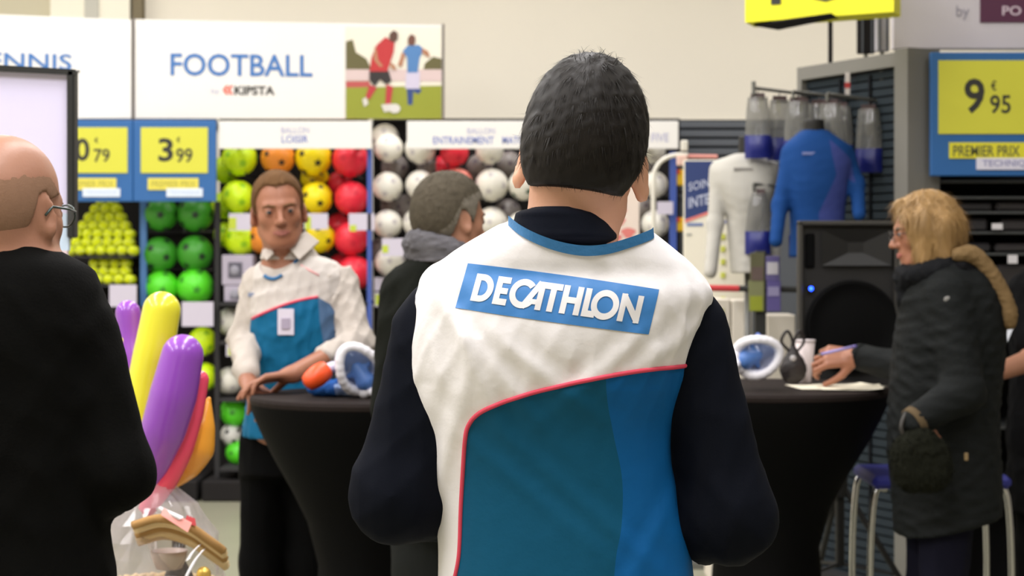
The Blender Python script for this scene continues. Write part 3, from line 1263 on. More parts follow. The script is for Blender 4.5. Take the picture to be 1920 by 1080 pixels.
r, c = price_sign('blue price sign with yellow card reading 3 euro 99', 250, 225, 405, 378, 11.6, '3', '99', (.09, .09, .90, .65))
m = MB()
text_px(m, '3', 297, 259, 325, 303, 11.594, .022)
text_px(m, '€', 331, 257, 338, 267, 11.594, .01)
text_px(m, '99', 330, 278, 361, 305, 11.594, .015)
m.build('price_figures', INK, c)
s1 = MB().box(*plate(277, 334, 372, 356, 11.594, .006)).build('yellow_strip', mat('strip_yellow', (226, 214, 84), .6), r)
m = MB()
text_px(m, 'PREMIER PRIX', 284, 339, 367, 351, 11.594, .0)
m.build('strip_lettering', mat('strip_ink', (176, 168, 70), .6), s1)
s1 = MB().box(*plate(312, 353, 380, 369, 11.592, .006)).build('white_strip', mat('strip_white', (222, 232, 246), .6), r)
m = MB()
text_px(m, 'TECHNIQUE', 318, 357, 374, 365, 11.592, .0)
m.build('strip_lettering', mat('strip_ink_pale', (190, 206, 232), .6), s1)

r, c = price_sign('blue price sign with yellow card reading 0 euro 79, partly behind the white screen', 94, 225, 249, 378, 11.6, '0', '79', (.09, .09, .935, .65))
m = MB()
text_px(m, '0', 141, 259, 168, 302, 11.594, .022)
text_px(m, '€', 177, 258, 184, 268, 11.594, .01)
text_px(m, '79', 176, 279, 206, 304, 11.594, .015)
m.build('price_figures', INK, c)
s1 = MB().box(*plate(122, 334, 218, 356, 11.594, .006)).build('yellow_strip', mat('strip_yellow', (226, 214, 84), .6), r)
m = MB()
text_px(m, 'PREMIER PRIX', 129, 339, 213, 351, 11.594, .0)
m.build('strip_lettering', mat('strip_ink', (176, 168, 70), .6), s1)
s1 = MB().box(*plate(155, 353, 225, 369, 11.592, .006)).build('white_strip', mat('strip_white', (222, 232, 246), .6), r)
m = MB()
text_px(m, 'TECHNIQUE', 161, 357, 219, 365, 11.592, .0)
m.build('strip_lettering', mat('strip_ink_pale', (190, 206, 232), .6), s1)

r, c = price_sign('large blue price sign with yellow card reading 9 euro 95 above the blonde woman', 1745, 98, 1985, 330, 7.75, '9', '95', (.062, .065, .86, .66))
m = MB()
text_px(m, '9', 1808, 147, 1846, 213, 7.744, .022)
text_px(m, '€', 1858, 151, 1868, 170, 7.744, .012)
text_px(m, '95', 1856, 178, 1895, 213, 7.744, .015)
m.build('price_figures', INK, c)
s1 = MB().box(*plate(1780, 267, 1925, 297, 7.744, .006)).build('yellow_strip', mat('strip_yellow_r', (226, 218, 50), .6), r)
m = MB()
text_px(m, 'PREMIER PRIX', 1787, 273, 1912, 293, 7.744, .012)
m.build('strip_lettering', mat('strip_ink_r', (96, 98, 60), .6), s1)
s1 = MB().box(*plate(1831, 296, 1960, 318, 7.742, .006)).build('white_strip', mat('strip_white_r', (226, 224, 240), .6), r)
m = MB()
text_px(m, 'TECHNIQUE', 1842, 300, 1945, 314, 7.742, .01)
m.build('strip_lettering', mat('strip_ink_rv', (150, 150, 190), .6), s1)

# white header boards over the shelves
for label, x0, x1, lines in (('white header board over the coloured footballs', 410, 697, (('BALLON', 527, 238, 580, 250, INK_PALE), ('LOISIR', 528, 254, 578, 268, INK_LAV))),
                             ('white header board over the white footballs, behind the dark-haired head', 763, 1272, (('BALLON', 876, 240, 928, 251, INK_PALE), ('ENTRAINEMENT', 812, 256, 926, 270, INK_LAV), ('MATCH', 942, 256, 992, 270, INK_LAV), ('FIVE', 1222, 250, 1254, 266, INK_PALE)))):
    lo, hi = plate(x0, 227, x1, 279, 11.62, .02)
    r = thing('header_board', label, 'sign', ((lo[0] + hi[0]) / 2, 11.62, lo[2]))
    MB().box(lo, hi, .003).build('board', WHITE_BOARD, r)
    for t in lines:
        m = MB()
        text_px(m, t[0], *t[1:5], 11.62, .01)
        m.build('lettering', t[5], r)
    for f in (.1, .9):
        x = lo[0] + f * (hi[0] - lo[0])
        MB().box((x - .015, 11.64, lo[2] + .02), (x + .015, 12.37, lo[2] + .05)).build('bracket', DARK2, r)


def big_board(name, label, c4, th=.04):
    """board from four front corners (bottom left, bottom right, top right, top left)"""
    c4 = [np.asarray(c, float) for c in c4]
    ctr = sum(c4) / 4
    r = thing(name, label, 'sign', (ctr[0], ctr[1], min(c[2] for c in c4)))
    bk = [c + np.array([0, th, 0]) for c in c4]
    mb = MB()
    mb.hexa([c4[0], c4[1], bk[1], bk[0], c4[3], c4[2], bk[2], bk[3]])
    mb.build('board', WHITE_BOARD, r)
    return r, c4


def on(c4, u, v, lift=.003):
    """point on the board at u along, v up"""
    a, b, c, d = c4
    p = a * (1 - u) * (1 - v) + b * u * (1 - v) + c * u * v + d * (1 - u) * v
    return p + np.array([0, -lift, 0])


r, c4 = big_board('department_sign', 'wide white sign reading FOOTBALL with a photo of two players', (P(253, 222, 11.7), P(831, 223, 12.05), P(831, 47, 12.05), P(253, 36, 11.7)))


def txt_board(r, c4, body, u0, v0, u1, v1, m, bold=0.0, name='lettering', lift=.003):
    V, F = text_tris(body, bold)
    W = [on(c4, u0 + (u1 - u0) * v[0], v0 + (v1 - v0) * v[1], lift) for v in V]
    MB().mesh(W, F).build(name, m, r)


def uv(px, py):
    return (px - 253) / 578.0, (222 - py) / (186.0 - 11 * (px - 253) / 578.0)


txt_board(r, c4, 'FOOTBALL', uv(318, 0)[0], uv(450, 143)[1], uv(582, 0)[0], uv(450, 101)[1], INK_BLUE, .016)
txt_board(r, c4, 'by', uv(393, 0)[0], uv(400, 177)[1], uv(408, 0)[0], uv(400, 166)[1], INK_PALE)
txt_board(r, c4, '«', uv(414, 0)[0], uv(430, 177)[1], uv(434, 0)[0], uv(430, 160)[1], mat('orange_red_ink', (236, 96, 70), .6), .02, 'emblem')
txt_board(r, c4, 'KIPSTA', uv(436, 0)[0], uv(470, 178)[1], uv(511, 0)[0], uv(470, 161)[1], INK, .03, 'brand_lettering')


def poly_print(r, c4, name, polys, m, lift):
    mb = MB()
    for po in polys:
        mb.mesh([on(c4, *uv(*q), lift) for q in po], [tuple(range(len(po)))])
    return mb.build(name, m, r)


photo = MB()
photo.mesh([on(c4, *uv(*q), .004) for q in ((645, 222), (828, 222), (828, 50), (645, 50))], [(0, 1, 2, 3)])
ph = photo.build('photo_print', mat('photo_sky', (232, 226, 208), .5), r)
L = .005


def pp(name, polys, rgb):
    global L
    L += .0006
    rgb = tuple(int(v * .9) for v in rgb)
    poly_print(ph, c4, name, polys, mat('photo_%d_%d_%d' % rgb, rgb, .5), L)


pp('photo_tree', [[(645, 132), (645, 78), (658, 74), (664, 98), (684, 110), (694, 132)]], (108, 102, 58))
pp('photo_tree', [[(792, 132), (796, 118), (812, 106), (828, 110), (828, 132)]], (108, 102, 58))
pp('photo_fence', [[(645, 150), (645, 130), (828, 130), (828, 152)]], (236, 212, 208))
pp('photo_fence_red', [[(645, 166), (645, 152), (690, 152), (690, 166)]], (204, 92, 88))
pp('photo_grass', [[(645, 222), (645, 164), (828, 160), (828, 222)]], (160, 168, 48))
pp('photo_legs_back', [[(761, 164), (774, 164), (772, 196), (763, 196)], [(774, 162), (790, 168), (784, 176), (774, 172)]], (52, 78, 140))
pp('photo_shorts_back', [[(760, 136), (786, 134), (786, 166), (758, 166)]], (226, 218, 240))
pp('photo_shirt_back', [[(753, 96), (762, 86), (784, 84), (794, 92), (786, 108), (782, 136), (762, 136), (762, 108)]], (88, 140, 200))
pp('photo_arm_back', [[(790, 90), (802, 96), (806, 108), (800, 106), (790, 98)]], (190, 130, 96))
pp('photo_arm_back', [[(752, 98), (758, 102), (752, 126), (744, 122)]], (190, 130, 96))
pp('photo_head_back', [[(764, 84), (763, 72), (769, 64), (777, 68), (778, 78), (774, 86)]], (120, 76, 60))
pp('photo_socks_front', [[(722, 158), (735, 162), (730, 196), (720, 196)], [(690, 158), (704, 164), (690, 186), (682, 182)]], (204, 60, 66))
pp('photo_shoes_front', [[(712, 196), (732, 194), (738, 206), (718, 210)], [(676, 186), (684, 182), (688, 194), (680, 200)]], (236, 232, 222))
pp('photo_shorts_front', [[(690, 130), (726, 132), (732, 152), (722, 158), (710, 148), (700, 162), (690, 150)]], (48, 42, 40))
pp('photo_shirt_front', [[(704, 84), (720, 70), (738, 78), (736, 98), (724, 134), (690, 134), (694, 108)]], (206, 52, 54))
pp('photo_arm_front', [[(700, 86), (704, 96), (706, 112), (716, 124), (710, 126), (698, 112)], [(728, 116), (738, 122), (742, 132), (732, 128)]], (196, 140, 104))
pp('photo_head_front', [[(728, 76), (728, 64), (736, 57), (744, 62), (744, 74), (736, 80)]], (98, 66, 52))
pp('photo_ball', [[(738 + 11 * math.cos(a), 203 + 9 * math.sin(a)) for a in np.linspace(0, 6.0, 10)]], (240, 236, 230))
# thin dark edge bars of the sign
for px in (249, 829):
    Yb = 11.7 if px < 300 else 12.05
    p, q = P(px, 224, Yb), P(px + 4, 34 if px < 300 else 45, Yb)
    MB().box((p[0], Yb - .01, p[2]), (q[0], Yb + .04, q[2])).build('edge_bar', mat('edge_bar_grey', (110, 102, 96), .6), r)
for px in (300, 560, 800):
    p = P(px, 222, 12.1)
    MB().box((p[0] - .02, 12.1, p[2] - .5), (p[0] + .02, 12.14, p[2] + .4)).build('mount_post', DARK2, r)

r, c4 = big_board('department_sign', 'white sign whose word ends in NNIS, partly behind the black framed screen', (P(-180, 222, 11.4), P(246, 222, 11.68), P(246, 37, 11.68), P(-180, 20, 11.4)))


def uv(px, py):
    return (px + 180) / 426.0, (222 - py) / (202.0 - 17 * (px + 180) / 426.0)


txt_board(r, c4, 'TENNIS', uv(-62, 0)[0], uv(70, 131)[1], uv(133, 0)[0], uv(70, 100)[1], INK_BLUE, .016)
for px in (-120, 60, 220):
    p = P(px, 222, 11.72)
    MB().box((p[0] - .02, 11.75, p[2] - .4), (p[0] + .02, 11.79, p[2] + .4)).build('mount_post', DARK2, r)


# ---------------------------------------------------------------- right side: far slatted panel, gondola, shelves, hanging signs
SLAT = mat('slat_grey', (86, 90, 96), .6)
SLAT_D = mat('slat_gap_dark', (34, 36, 40), .8)
FRAME_G = mat('gondola_grey', (120, 118, 112), .6)

a, b = P(1268, 224, 12.6), P(1520, 224, 12.6)
r = thing('slat_panel', 'far grey slatted panel behind the white mannequin', 'panel', ((a[0] + b[0]) / 2, 12.6, 0))
MB().box((a[0], 12.62, 0), (b[0], 12.66, a[2])).build('backing', SLAT_D, r)
z = a[2]
for k in range(9):
    MB().box((a[0], 12.59, z - .058), (b[0], 12.62, z - .012), .004).build('slat', SLAT, r)
    z -= .062
MB().box((a[0], 12.59, .05), (b[0], 12.62, z)).build('lower_slats', SLAT, r)

g0, g1 = np.array([1.36, 8.62]), np.array([1.745, 7.83])          # far and near foot of the slatted gondola end
dr = (g1 - g0) / np.linalg.norm(g1 - g0)
nr_ = np.array([-dr[1], dr[0]])
if nr_[1] > 0:
    nr_ = -nr_
LG = float(np.linalg.norm(g1 - g0))
GZ = 2.43


def gp(u, out, z):
    q = g0 + dr * u + nr_ * out
    return (q[0], q[1], z)


def gbox(mb, u0, u1, o0, o1, z0, z1):
    mb.hexa([gp(u0, o1, z0), gp(u1, o1, z0), gp(u1, o0, z0), gp(u0, o0, z0), gp(u0, o1, z1), gp(u1, o1, z1), gp(u1, o0, z1), gp(u0, o0, z1)])
    return mb


gon = thing('slatwall_gondola', 'tall grey slatwall gondola end behind the blue mannequin', 'shelf', (1.55, 8.2, 0))
gbox(MB(), .02, LG - .02, -.06, -.025, 0, GZ - .02).build('backing', SLAT_D, gon)
me0 = None
z = GZ - .07
while z > .12:
    if me0 is None:
        o = gbox(MB(), .03, LG - .05, -.025, 0, z - .030, z).build('slat', mat('slat_blue_grey', (50, 58, 64), .7), gon)
        me0, zz0 = o, z
    else:
        o = me0.copy()
        COL.objects.link(o)
        o.location.z = z - zz0
    z -= .0385
gbox(MB(), 0, LG, -.07, .03, GZ - .06, GZ).build('top_rail', FRAME_G, gon)
gbox(MB(), 0, .035, -.07, .03, 0, GZ - .06).build('upright_post', FRAME_G, gon)
gbox(MB(), LG - .06, LG + .03, -.07, .10, 0, GZ).build('upright_post', FRAME_G, gon)
gbox(MB(), 0, LG, -.07, .08, 0, .12).build('plinth', DARK2, gon)
for u in (.30, .52):
    gbox(MB(), u, u + .012, 0, .012, .2, GZ - .08).build('slot_strip', SLAT_D, gon)


# hanging clear bags
def bag_mesh(w_, z0, z1, th, taper=0):
    V, F = [], []
    nu, nv = 8, 7
    for sgn in (1, -1):
        for j in range(nv + 1):
            v = j / nv
            for i in range(nu + 1):
                u = -1 + 2 * i / nu
                bul = max(0, (1 - u * u)) ** .5 * max(.30, math.sin(math.pi * min(.97, max(.03, v)))) ** .35
                V.append((u * w_ / 2 * (1 - taper * v * v), sgn * th * bul, z0 + (z1 - z0) * v))
    n = (nu + 1) * (nv + 1)
    for k in (0, 1):
        for j in range(nv):
            for i in range(nu):
                q = [k * n + j * (nu + 1) + i, k * n + j * (nu + 1) + i + 1, k * n + (j + 1) * (nu + 1) + i + 1, k * n + (j + 1) * (nu + 1) + i]
                F.append(q if k else q[::-1])
    return V, F


POUCH = clear_mat('clear_grey_pouch', (124, 124, 122), .58, .14)
POUCHB = mat('bag_blue_label', (26, 34, 112), .35)
CLIP = mat('bag_clip', (70, 50, 52), .5)
BGS = 'clear bags on the gondola hooks'


def rail(u, z, L, n, labels, tipped=True):
    t0, t1 = gp(u, 0, z), gp(u, L, z + .02)
    m = MB()
    m.tube([t0, t1], .008, 8)
    m.tube([gp(u, L, z - .012), gp(u, L + .001, z + .05 if tipped else z + .02)], .010 if tipped else .007, 8)
    m.build('hook_rail', GREYMET, gon)
    for i in range(n):
        o_ = L * (.93 - i * .78 / max(1, n - 1) if n > 1 else .5)
        x, y, zz = gp(u, o_, z - .01 + .02 * o_ / L)
        r = thing('hanging_bag', labels[i], 'bag', (x, y, zz - .31), BGS)
        ang = rb.uniform(-.55, .15)
        ca, sa = math.cos(ang), math.sin(ang)

        def place(V, dz=0):
            return [(x + v[0] * ca - v[1] * sa, y + v[0] * sa + v[1] * ca, zz + v[2]) for v in V]
        V, F = bag_mesh(.115, -.215, -.03, .030, .22)
        link_mesh('pouch', place(V), F, POUCH, r, True)
        V, F = bag_mesh(.118, -.31, -.205, .031)
        link_mesh('blue_label', place(V), F, POUCHB, r, True)
        m = MB().box((-.032, -.008, -.045), (.032, .008, -.012))
        link_mesh('clip', place(m.V), m.F, CLIP, r)
        m = MB().tube([(0, 0, -.02), (0, .012, .004), (0, 0, .022), (0, -.012, .004), (0, 0, -.02)], .0025, 5)
        link_mesh('hook_loop', place(m.V), m.F, CLIP, r)


rail(.06, 2.30, .31, 3, ['clear bag with blue foot at the free end of the long hook rail', 'clear bag with blue foot in the middle of the long hook rail', 'clear bag with blue foot nearest the panel on the long hook rail'])
rail(.36, 2.26, .30, 3, ['clear bag hanging just left of the blue mannequin neck', 'clear bag hanging directly behind the blue mannequin neck', 'clear bag hanging right behind the neck of the blue mannequin, near the slats'], False)
rail(.56, 2.235, .26, 2, ['clear bag hanging above the right shoulder of the blue mannequin', 'clear bag with blue foot furthest along the slats over the blue sleeve'], False)
rail(.06, 1.86, .31, 2, ['lower clear bag between the white and the blue mannequin, front one', 'lower clear bag between the white and the blue mannequin, rear one'], False)
# white and red swing tag on a string
c = gp(.42, .05, 2.33)
r = thing('swing_tag', 'narrow white and red swing tag above the blue mannequin', 'tag', (c[0], c[1], 2.24))
MB().box((c[0] - .010, c[1] - .003, 2.27), (c[0] + .010, c[1] + .003, 2.37)).build('tag_card', mat('tag_white', (220, 212, 210), .5), r)
MB().box((c[0] - .011, c[1] - .004, 2.30), (c[0] + .011, c[1] + .004, 2.325)).build('red_band', mat('tag_red', (190, 60, 60), .5), r)
MB().tube([c, gp(.42, -.02, 2.375)], .002, 5).build('string', CLIP, r)


# mannequin busts
def bust(name, label, Y, rows, arms, neck, m, side=None, prints=(), pole_px=0, arm_r=.033, hem=None):
    kn = knots(Y, rows)
    cx = kn[-1][1]
    r = thing(name, label, 'mannequin', (cx, Y, 0))
    S = Sdf()
    S.loft(kn, 0, k=.03)
    for pts in arms:
        q = [P(px, py, Y + dy) for px, py, dy in pts]
        for i in range(len(q) - 1):
            S.cap(q[i], q[i + 1], arm_r * (1.15 if i == 0 else 1), arm_r * (1 if i == 0 else .85), .025)
    S.disp(wrinkle(4, .0012, .14))
    V, Q = polygonize(S, .008)
    if side is not None:
        pl = np.array([P(x, y, Y)[[0, 2]] for x, y in side])
        (v1, t1), (v2, t2) = split(V, tris(Q), poly_side(V[:, [0, 2]], pl))
        link_mesh('side_panel', v1, t1, mat(name + '_side', (60, 70, 130), .7), r, True)
        link_mesh('shirt', v2, t2, m, r, True)
    else:
        link_mesh('shirt', V, Q, m, r, True)
    B = Sdf()
    x0, y0, x1, y1 = neck
    p, q = P((x0 + x1) / 2, y0, Y - .01), P((x0 + x1) / 2, y1 + 14, Y)
    B.cap(p, q, (x1 - x0) / 2 * Y / F_PX, (x1 - x0) / 2 * Y / F_PX * 1.1, .01)
    B.clip(lambda v: v[:, 2] - p[2])
    V, Q = polygonize(B, .008)
    link_mesh('neck_form', V, Q, mat('bust_black', (24, 23, 22), .5), r, True)
    zb = min(k[0] for k in kn)
    m_ = MB()
    m_.lathe([(.08, 0), (.08, .006), (.016, .03), (.016, zb + .05)], (cx, Y, 0), 20)
    m_.build('pole_stand', GREYMET, r, True)
    for (x0, y0, x1, y1, rgb) in prints:
        m_ = MB()
        zc = P(0, (y0 + y1) / 2, Y)[2]
        bb = np.interp(zc, [k[0] for k in kn], [k[4] for k in kn])
        m_.box(*plate(x0, y0, x1, y1, Y - bb - .006, .012))
        m_.build('chest_print', mat('print_%d_%d_%d' % rgb, rgb, .6), r)
    return r


bust('mannequin_bust', 'headless mannequin in a royal blue long-sleeved shirt', 7.95,
     ((244, 1503, 1551, .05, 0), (256, 1488, 1568, .075, 0), (272, 1471, 1590, .095, 0), (295, 1467, 1598, .11, 0), (340, 1472, 1590, .12, 0), (400, 1480, 1584, .10, 0), (440, 1482, 1583, .095, 0), (482, 1480, 1586, .10, 0)),
     [((1482, 292, 0), (1462, 385, -.03), (1455, 452, -.10)), ((1586, 290, 0), (1606, 345, -.02), (1611, 402, -.12))],
     (1507, 224, 1545, 250), mat('blue_shirt', (28, 66, 124), .7, bump=.1, bscale=200), side=[(1548, 262), (1590, 300), (1600, 345), (1584, 335), (1578, 420), (1586, 482), (1530, 482), (1528, 400), (1560, 330), (1552, 290)],
     prints=((1505, 285, 1528, 290, (120, 130, 180)),))
bust('mannequin_bust', 'headless mannequin in a white long-sleeved shirt behind the promo board', 8.55,
     ((288, 1377, 1424, .05, 0), (298, 1352, 1440, .075, 0), (312, 1338, 1452, .095, 0), (335, 1334, 1456, .11, 0), (370, 1348, 1450, .12, 0), (400, 1360, 1442, .11, 0), (440, 1364, 1436, .095, 0), (512, 1370, 1434, .10, 0)),
     [((1348, 318, 0), (1341, 420, -.03), (1332, 510, -.10)), ((1444, 318, 0), (1452, 420, .05), (1450, 500, .02))],
     (1385, 255, 1413, 292), mat('white_shirt', (190, 187, 179), .7, bump=.1, bscale=200), prints=((1376, 314, 1411, 319, (150, 146, 140)),), arm_r=.036)

# shelf unit under the right price sign
r0 = P(1728, 0, 7.95)[0]
sh = thing('shoe_shelf', 'dark shelf unit below the price sign of 9 euro 95', 'shelf', (2.3, 8.1, 0))
MB().box((r0 + .04, 8.28, 0), (3.1, 8.32, 2.42)).build('back_panel', mat('shelf_black', (26, 26, 28), .7), sh)
for x in (r0 + .045, 2.42, 3.07):
    MB().box((x, 8.16, 0), (x + .03, 8.28, 2.42), .003).build('upright_post', mat('shelf_upright', (58, 60, 60), .5), sh)
for y_ in (338, 368, 396, 434, 474, 540, 610, 690, 800, 900):
    zz = P(0, y_, 7.86)[2]
    MB().box((r0 + .05, 7.86, zz - .012), (3.08, 8.28, zz), .002).build('shelf_board', mat('shelf_board_grey', (64, 66, 66), .5), sh)
    if y_ in (396, 434, 474, 540, 610):
        for k in range(5):
            x = r0 + .12 + k * .2 + rb.uniform(-.02, .02)
            hgt = rb.uniform(.04, .06) if y_ < 500 else .1
            o = MB().box((x, 7.9, zz), (x + .16, 8.2, zz + hgt), .012).build('shoe_box', mat('box_dark_%d' % (k % 3), ((36, 34, 36), (44, 40, 40), (30, 32, 40))[k % 3], .6))
            tag(o, '%s dark shoe box from the left on shelf %s below the 9 euro 95 sign' % (ORD[k], NUM[(396, 434, 474, 540, 610).index(y_)]), 'box', 'dark boxes on the right shelves')
for (x0, y0, x1, y1) in ((1860, 419, 1880, 430), (1890, 478, 1908, 494)):
    MB().box(*plate(x0, y0, x1, y1, 7.84, .006)).build('shelf_card', mat('card_white', (225, 222, 225), .5), sh)

# hanging yellow sign, its pole, dark and pale uprights, white brand board
bl, br_ = P(1397, 42, 7.53), P(1676, 22, 7.2)
up = np.array([0, 0, .5])
r = thing('hanging_sign', 'bright yellow sign cut by the top edge, cut-off black figures', 'sign', ((bl + br_) / 2))
bk = np.array([.06, .16, 0])
MB().hexa([bl, br_, br_ + bk, bl + bk, bl + up, br_ + up, br_ + bk + up, bl + bk + up]).build('board', mat('hanging_yellow', (240, 236, 28), .5), r)
MB().hexa([bl + bk * .15 + np.array([.03, 0, -.012]), br_ + bk * .15 + np.array([-.25, 0, -.004]), br_ + bk + np.array([-.25, 0, -.004]), bl + bk + np.array([.1, 0, -.012]),
           bl + bk * .15 + np.array([.03, 0, -.002]), br_ + bk * .15 + np.array([-.25, 0, -.002]), br_ + bk + np.array([-.25, 0, -.002]), bl + bk + np.array([.1, 0, -.002])]).build('under_frame', DARK, r)
m = MB()
ux = (br_ - bl) / np.linalg.norm(br_ - bl)
sc_ = np.linalg.norm(br_ - bl) / 279.0
o_ = bl + ux * 50 * sc_ + np.array([0, 0, .060])
text_on(m, 'PO', o_, ux * 152 * sc_, np.array([0, 0, .22]), .03, lift=(0, -.004, 0))
m.build('figures', INK, r)
p = P(1557, 36, 7.55)
q = P(1557, 118, 7.55)
pb = P(1557, 36, 8.62)
MB().tube([(pb[0], 8.62, .01), (pb[0], 8.62, 2.86)], .011, 10).build('pole', DARK, r)
MB().tube([(pb[0], 8.62, 2.85), (p[0], 7.55, 2.85)], .010, 8).build('pole_arm', DARK, r)
for nm, lb, x0, x1, yt, yb, Y, m_ in (('roll_banner', 'narrow black banner edge hanging beside the yellow sign', 1609, 1641, -60, 100, 8.35, DARK),
                                      ('roll_banner', 'pale grey banner edge between the black banner and the by sign', 1643, 1668, -60, 96, 8.1, mat('banner_pale', (176, 174, 182), .6))):
    lo, hi = plate(x0, yt, x1, yb, Y, .04)
    r = thing(nm, lb, 'banner', ((lo[0] + hi[0]) / 2, Y, lo[2]))
    MB().box(lo, hi, .004).build('cloth_panel', m_, r)
    for f in (.25, .8):
        x = lo[0] + f * (hi[0] - lo[0])
        MB().box((x - .004, Y - .006, lo[2]), (x + .004, Y, hi[2])).build('side_seam', SLAT, r)
    MB().tube([((lo[0] + hi[0]) / 2, Y + .02, 2.3), ((lo[0] + hi[0]) / 2, Y + .02, lo[2])], .01, 8).build('pole', GREYMET, r)
lo, hi = plate(1674, -110, 2010, 92, 7.95, .04)
r = thing('brand_board', 'pale board with the word by and a maroon box', 'sign', ((lo[0] + hi[0]) / 2, 7.95, lo[2]))
MB().box(lo, hi, .004).build('board', mat('brand_board_white', (206, 200, 208), .6), r)
m = MB()
text_px(m, 'by', 1793, 10, 1817, 38, 7.948, .0)
m.build('lettering', mat('by_ink', (150, 146, 160), .6), r)
mb_ = MB().box(*plate(1838, -60, 1990, 42, 7.944, .006)).build('maroon_box', mat('maroon_print', (84, 34, 66), .5), r)
m = MB()
text_px(m, 'PO', 1879, 11, 1915, 29, 7.944, .02)
m.build('lettering', mat('maroon_lettering', (210, 190, 205), .5), mb_)
for x in (lo[0] + .1, 2.35):
    MB().box((x, 7.99, 2.25), (x + .03, 8.02, lo[2] + .02)).build('mount_post', GREYMET, r)

# ---------------------------------------------------------------- middle distance: banner, rack pole, promo board, cartons, leaflets
lo, hi = plate(1108, 350, 1199, 760, 10.4, .02)
r = thing('banner', 'white upright banner with pink print behind the collar of the dark-haired man', 'banner', ((lo[0] + hi[0]) / 2, 10.4, 0))
MB().box(lo, hi, .003).build('cloth_panel', mat('banner_white', (238, 222, 210), .7), r)
MB().box((lo[0], 10.36, 0), (hi[0], 10.46, .06), .01).build('foot', GREYMET, r)
MB().tube([((lo[0] + hi[0]) / 2, 10.41, .03), ((lo[0] + hi[0]) / 2, 10.41, lo[2])], .01, 8).build('pole', GREYMET, r)
m = MB()
for cx, cy, rx, ry in ((1163, 415, 9, 8), (1178, 437, 13, 10), (1158, 446, 8, 7), (1170, 395, 5, 4)):
    c = P(cx, cy, 10.398)
    m.mesh([(c[0] + rx * .003 * math.cos(t) * (1 + .3 * math.sin(3 * t)), 10.398, c[2] + ry * .003 * math.sin(t)) for t in np.linspace(0, 6.0, 14)], [tuple(range(14))])
m.build('pink_print', mat('pink_print', (226, 128, 122), .6), r)

c = [P(1227, 640, 9.6), P(1225, 420, 9.6), P(1226, 335, 9.6), P(1232, 312, 9.6), P(1246, 298, 9.6), P(1266, 291, 9.6), P(1290, 290, 9.6)]
r = thing('display_rack', 'curved white rack pole beside the white footballs, with its top joint', 'rack', (c[0][0], 9.6, 0))
MB().tube([(c[0][0], 9.6, .02)] + list(smooth_line(c, 5)), .0125, 10).build('curved_pole', mat('rack_white', (224, 220, 208), .4), r, True)
MB().lathe([(.14, 0), (.14, .02), (.02, .03)], (c[0][0], 9.6, 0), 20).build('foot', mat('rack_white', (224, 220, 208), .4), r)
q = P(1283, 274, 9.6)
MB().box((q[0] - .018, 9.58, q[2] - .025), (q[0] + .018, 9.62, q[2] + .03), .006).build('joint', mat('rack_white', (224, 220, 208), .4), r)
q = P(1278, 300, 9.58)
MB().box((q[0] - .025, 9.57, q[2] - .03), (q[0] + .03, 9.61, q[2] + .025), .006).build('clamp', mat('clamp_pink', (226, 190, 176), .5), r)
a, b = P(1286, 293, 9.6), P(1345, 294, 9.6)
MB().tube([a, b], .011, 8).build('cross_bar', mat('bar_pink', (222, 150, 140), .5), r)

lo, hi = plate(1282, 300, 1410, 640, 9.2, .02)
r = thing('promo_board', 'promo board with navy top and white lower sheet left of the white mannequin', 'sign', ((lo[0] + hi[0]) / 2, 9.2, 0))
MB().box(lo, hi, .003).build('board', mat('promo_white', (240, 234, 216), .6), r)
v = [P(1284, 302, 9.198), P(1408, 302, 9.198), P(1408, 368, 9.198), P(1284, 412, 9.198)]
nv = MB().mesh(v, [(0, 3, 2, 1)]).build('navy_header', mat('promo_navy', (44, 62, 116), .6), r)
m = MB()
text_px(m, 'SOIN', 1291, 343, 1330, 359, 9.196, .012, -9)
text_px(m, 'INTE', 1291, 371, 1330, 391, 9.196, .02, -9)
m.build('lettering', mat('promo_lettering', (190, 196, 220), .6), nv)
v = [P(1284, 412, 9.197), P(1408, 368, 9.197), P(1408, 373, 9.197), P(1284, 418, 9.197)]
MB().mesh(v, [(0, 3, 2, 1)]).build('pink_edge', mat('promo_pink', (232, 130, 120), .6), r)
for x0, y0, x1, y1, rgb in ((1288, 418, 1318, 424, (120, 136, 180)), (1342, 413, 1362, 419, (150, 156, 200)), (1287, 438, 1297, 442, (170, 170, 160))):
    MB().box(*plate(x0, y0, x1, y1, 9.197, .003)).build('printed_line', mat('promo_line_%d' % x0, rgb, .6), r)
MB().tube([((lo[0] + hi[0]) / 2, 9.21, .03), ((lo[0] + hi[0]) / 2, 9.21, lo[2] + .02)], .014, 8).build('pole', GREYMET, r)
MB().box((lo[0], 9.1, 0), (hi[0], 9.32, .03)).build('foot', GREYMET, r)
for k, y_ in enumerate((444, 467, 491, 516, 562, 590)):
    q = P(1356, y_, 9.19)
    MB().box((q[0] - .012, 9.192, q[2] - .014), (q[0] + .012, 9.199, q[2] + .014), .002).build('price_spot', mat('promo_spot', (206, 210, 90), .6), r)

PK = mat('packet_yellow', (250, 200, 30), .5)
for y0, y1, lb in ((318, 348, 'orange and yellow packet hanging beside the blue post, upper one'), (408, 434, 'orange and yellow packet hanging beside the blue post, lower one')):
    lo, hi = plate(1268, y0, 1284, y1, 11.86, .03)
    r = thing('hanging_packet', lb, 'packet', ((lo[0] + hi[0]) / 2, 11.87, lo[2]))
    MB().box(lo, hi, .008).build('packet_body', PK, r)
    MB().box((lo[0] - .001, 11.855, hi[2] - .03), (lo[0] + .028, 11.895, hi[2] + .001), .004).build('packet_top', mat('packet_orange', (236, 96, 40), .5), r)
    MB().tube([((lo[0] + hi[0]) / 2, 11.87, hi[2] - .005), (P(1262, 0, 11.82)[0], 11.83, hi[2] + .03)], .004, 6).build('hook', WIRE, r)

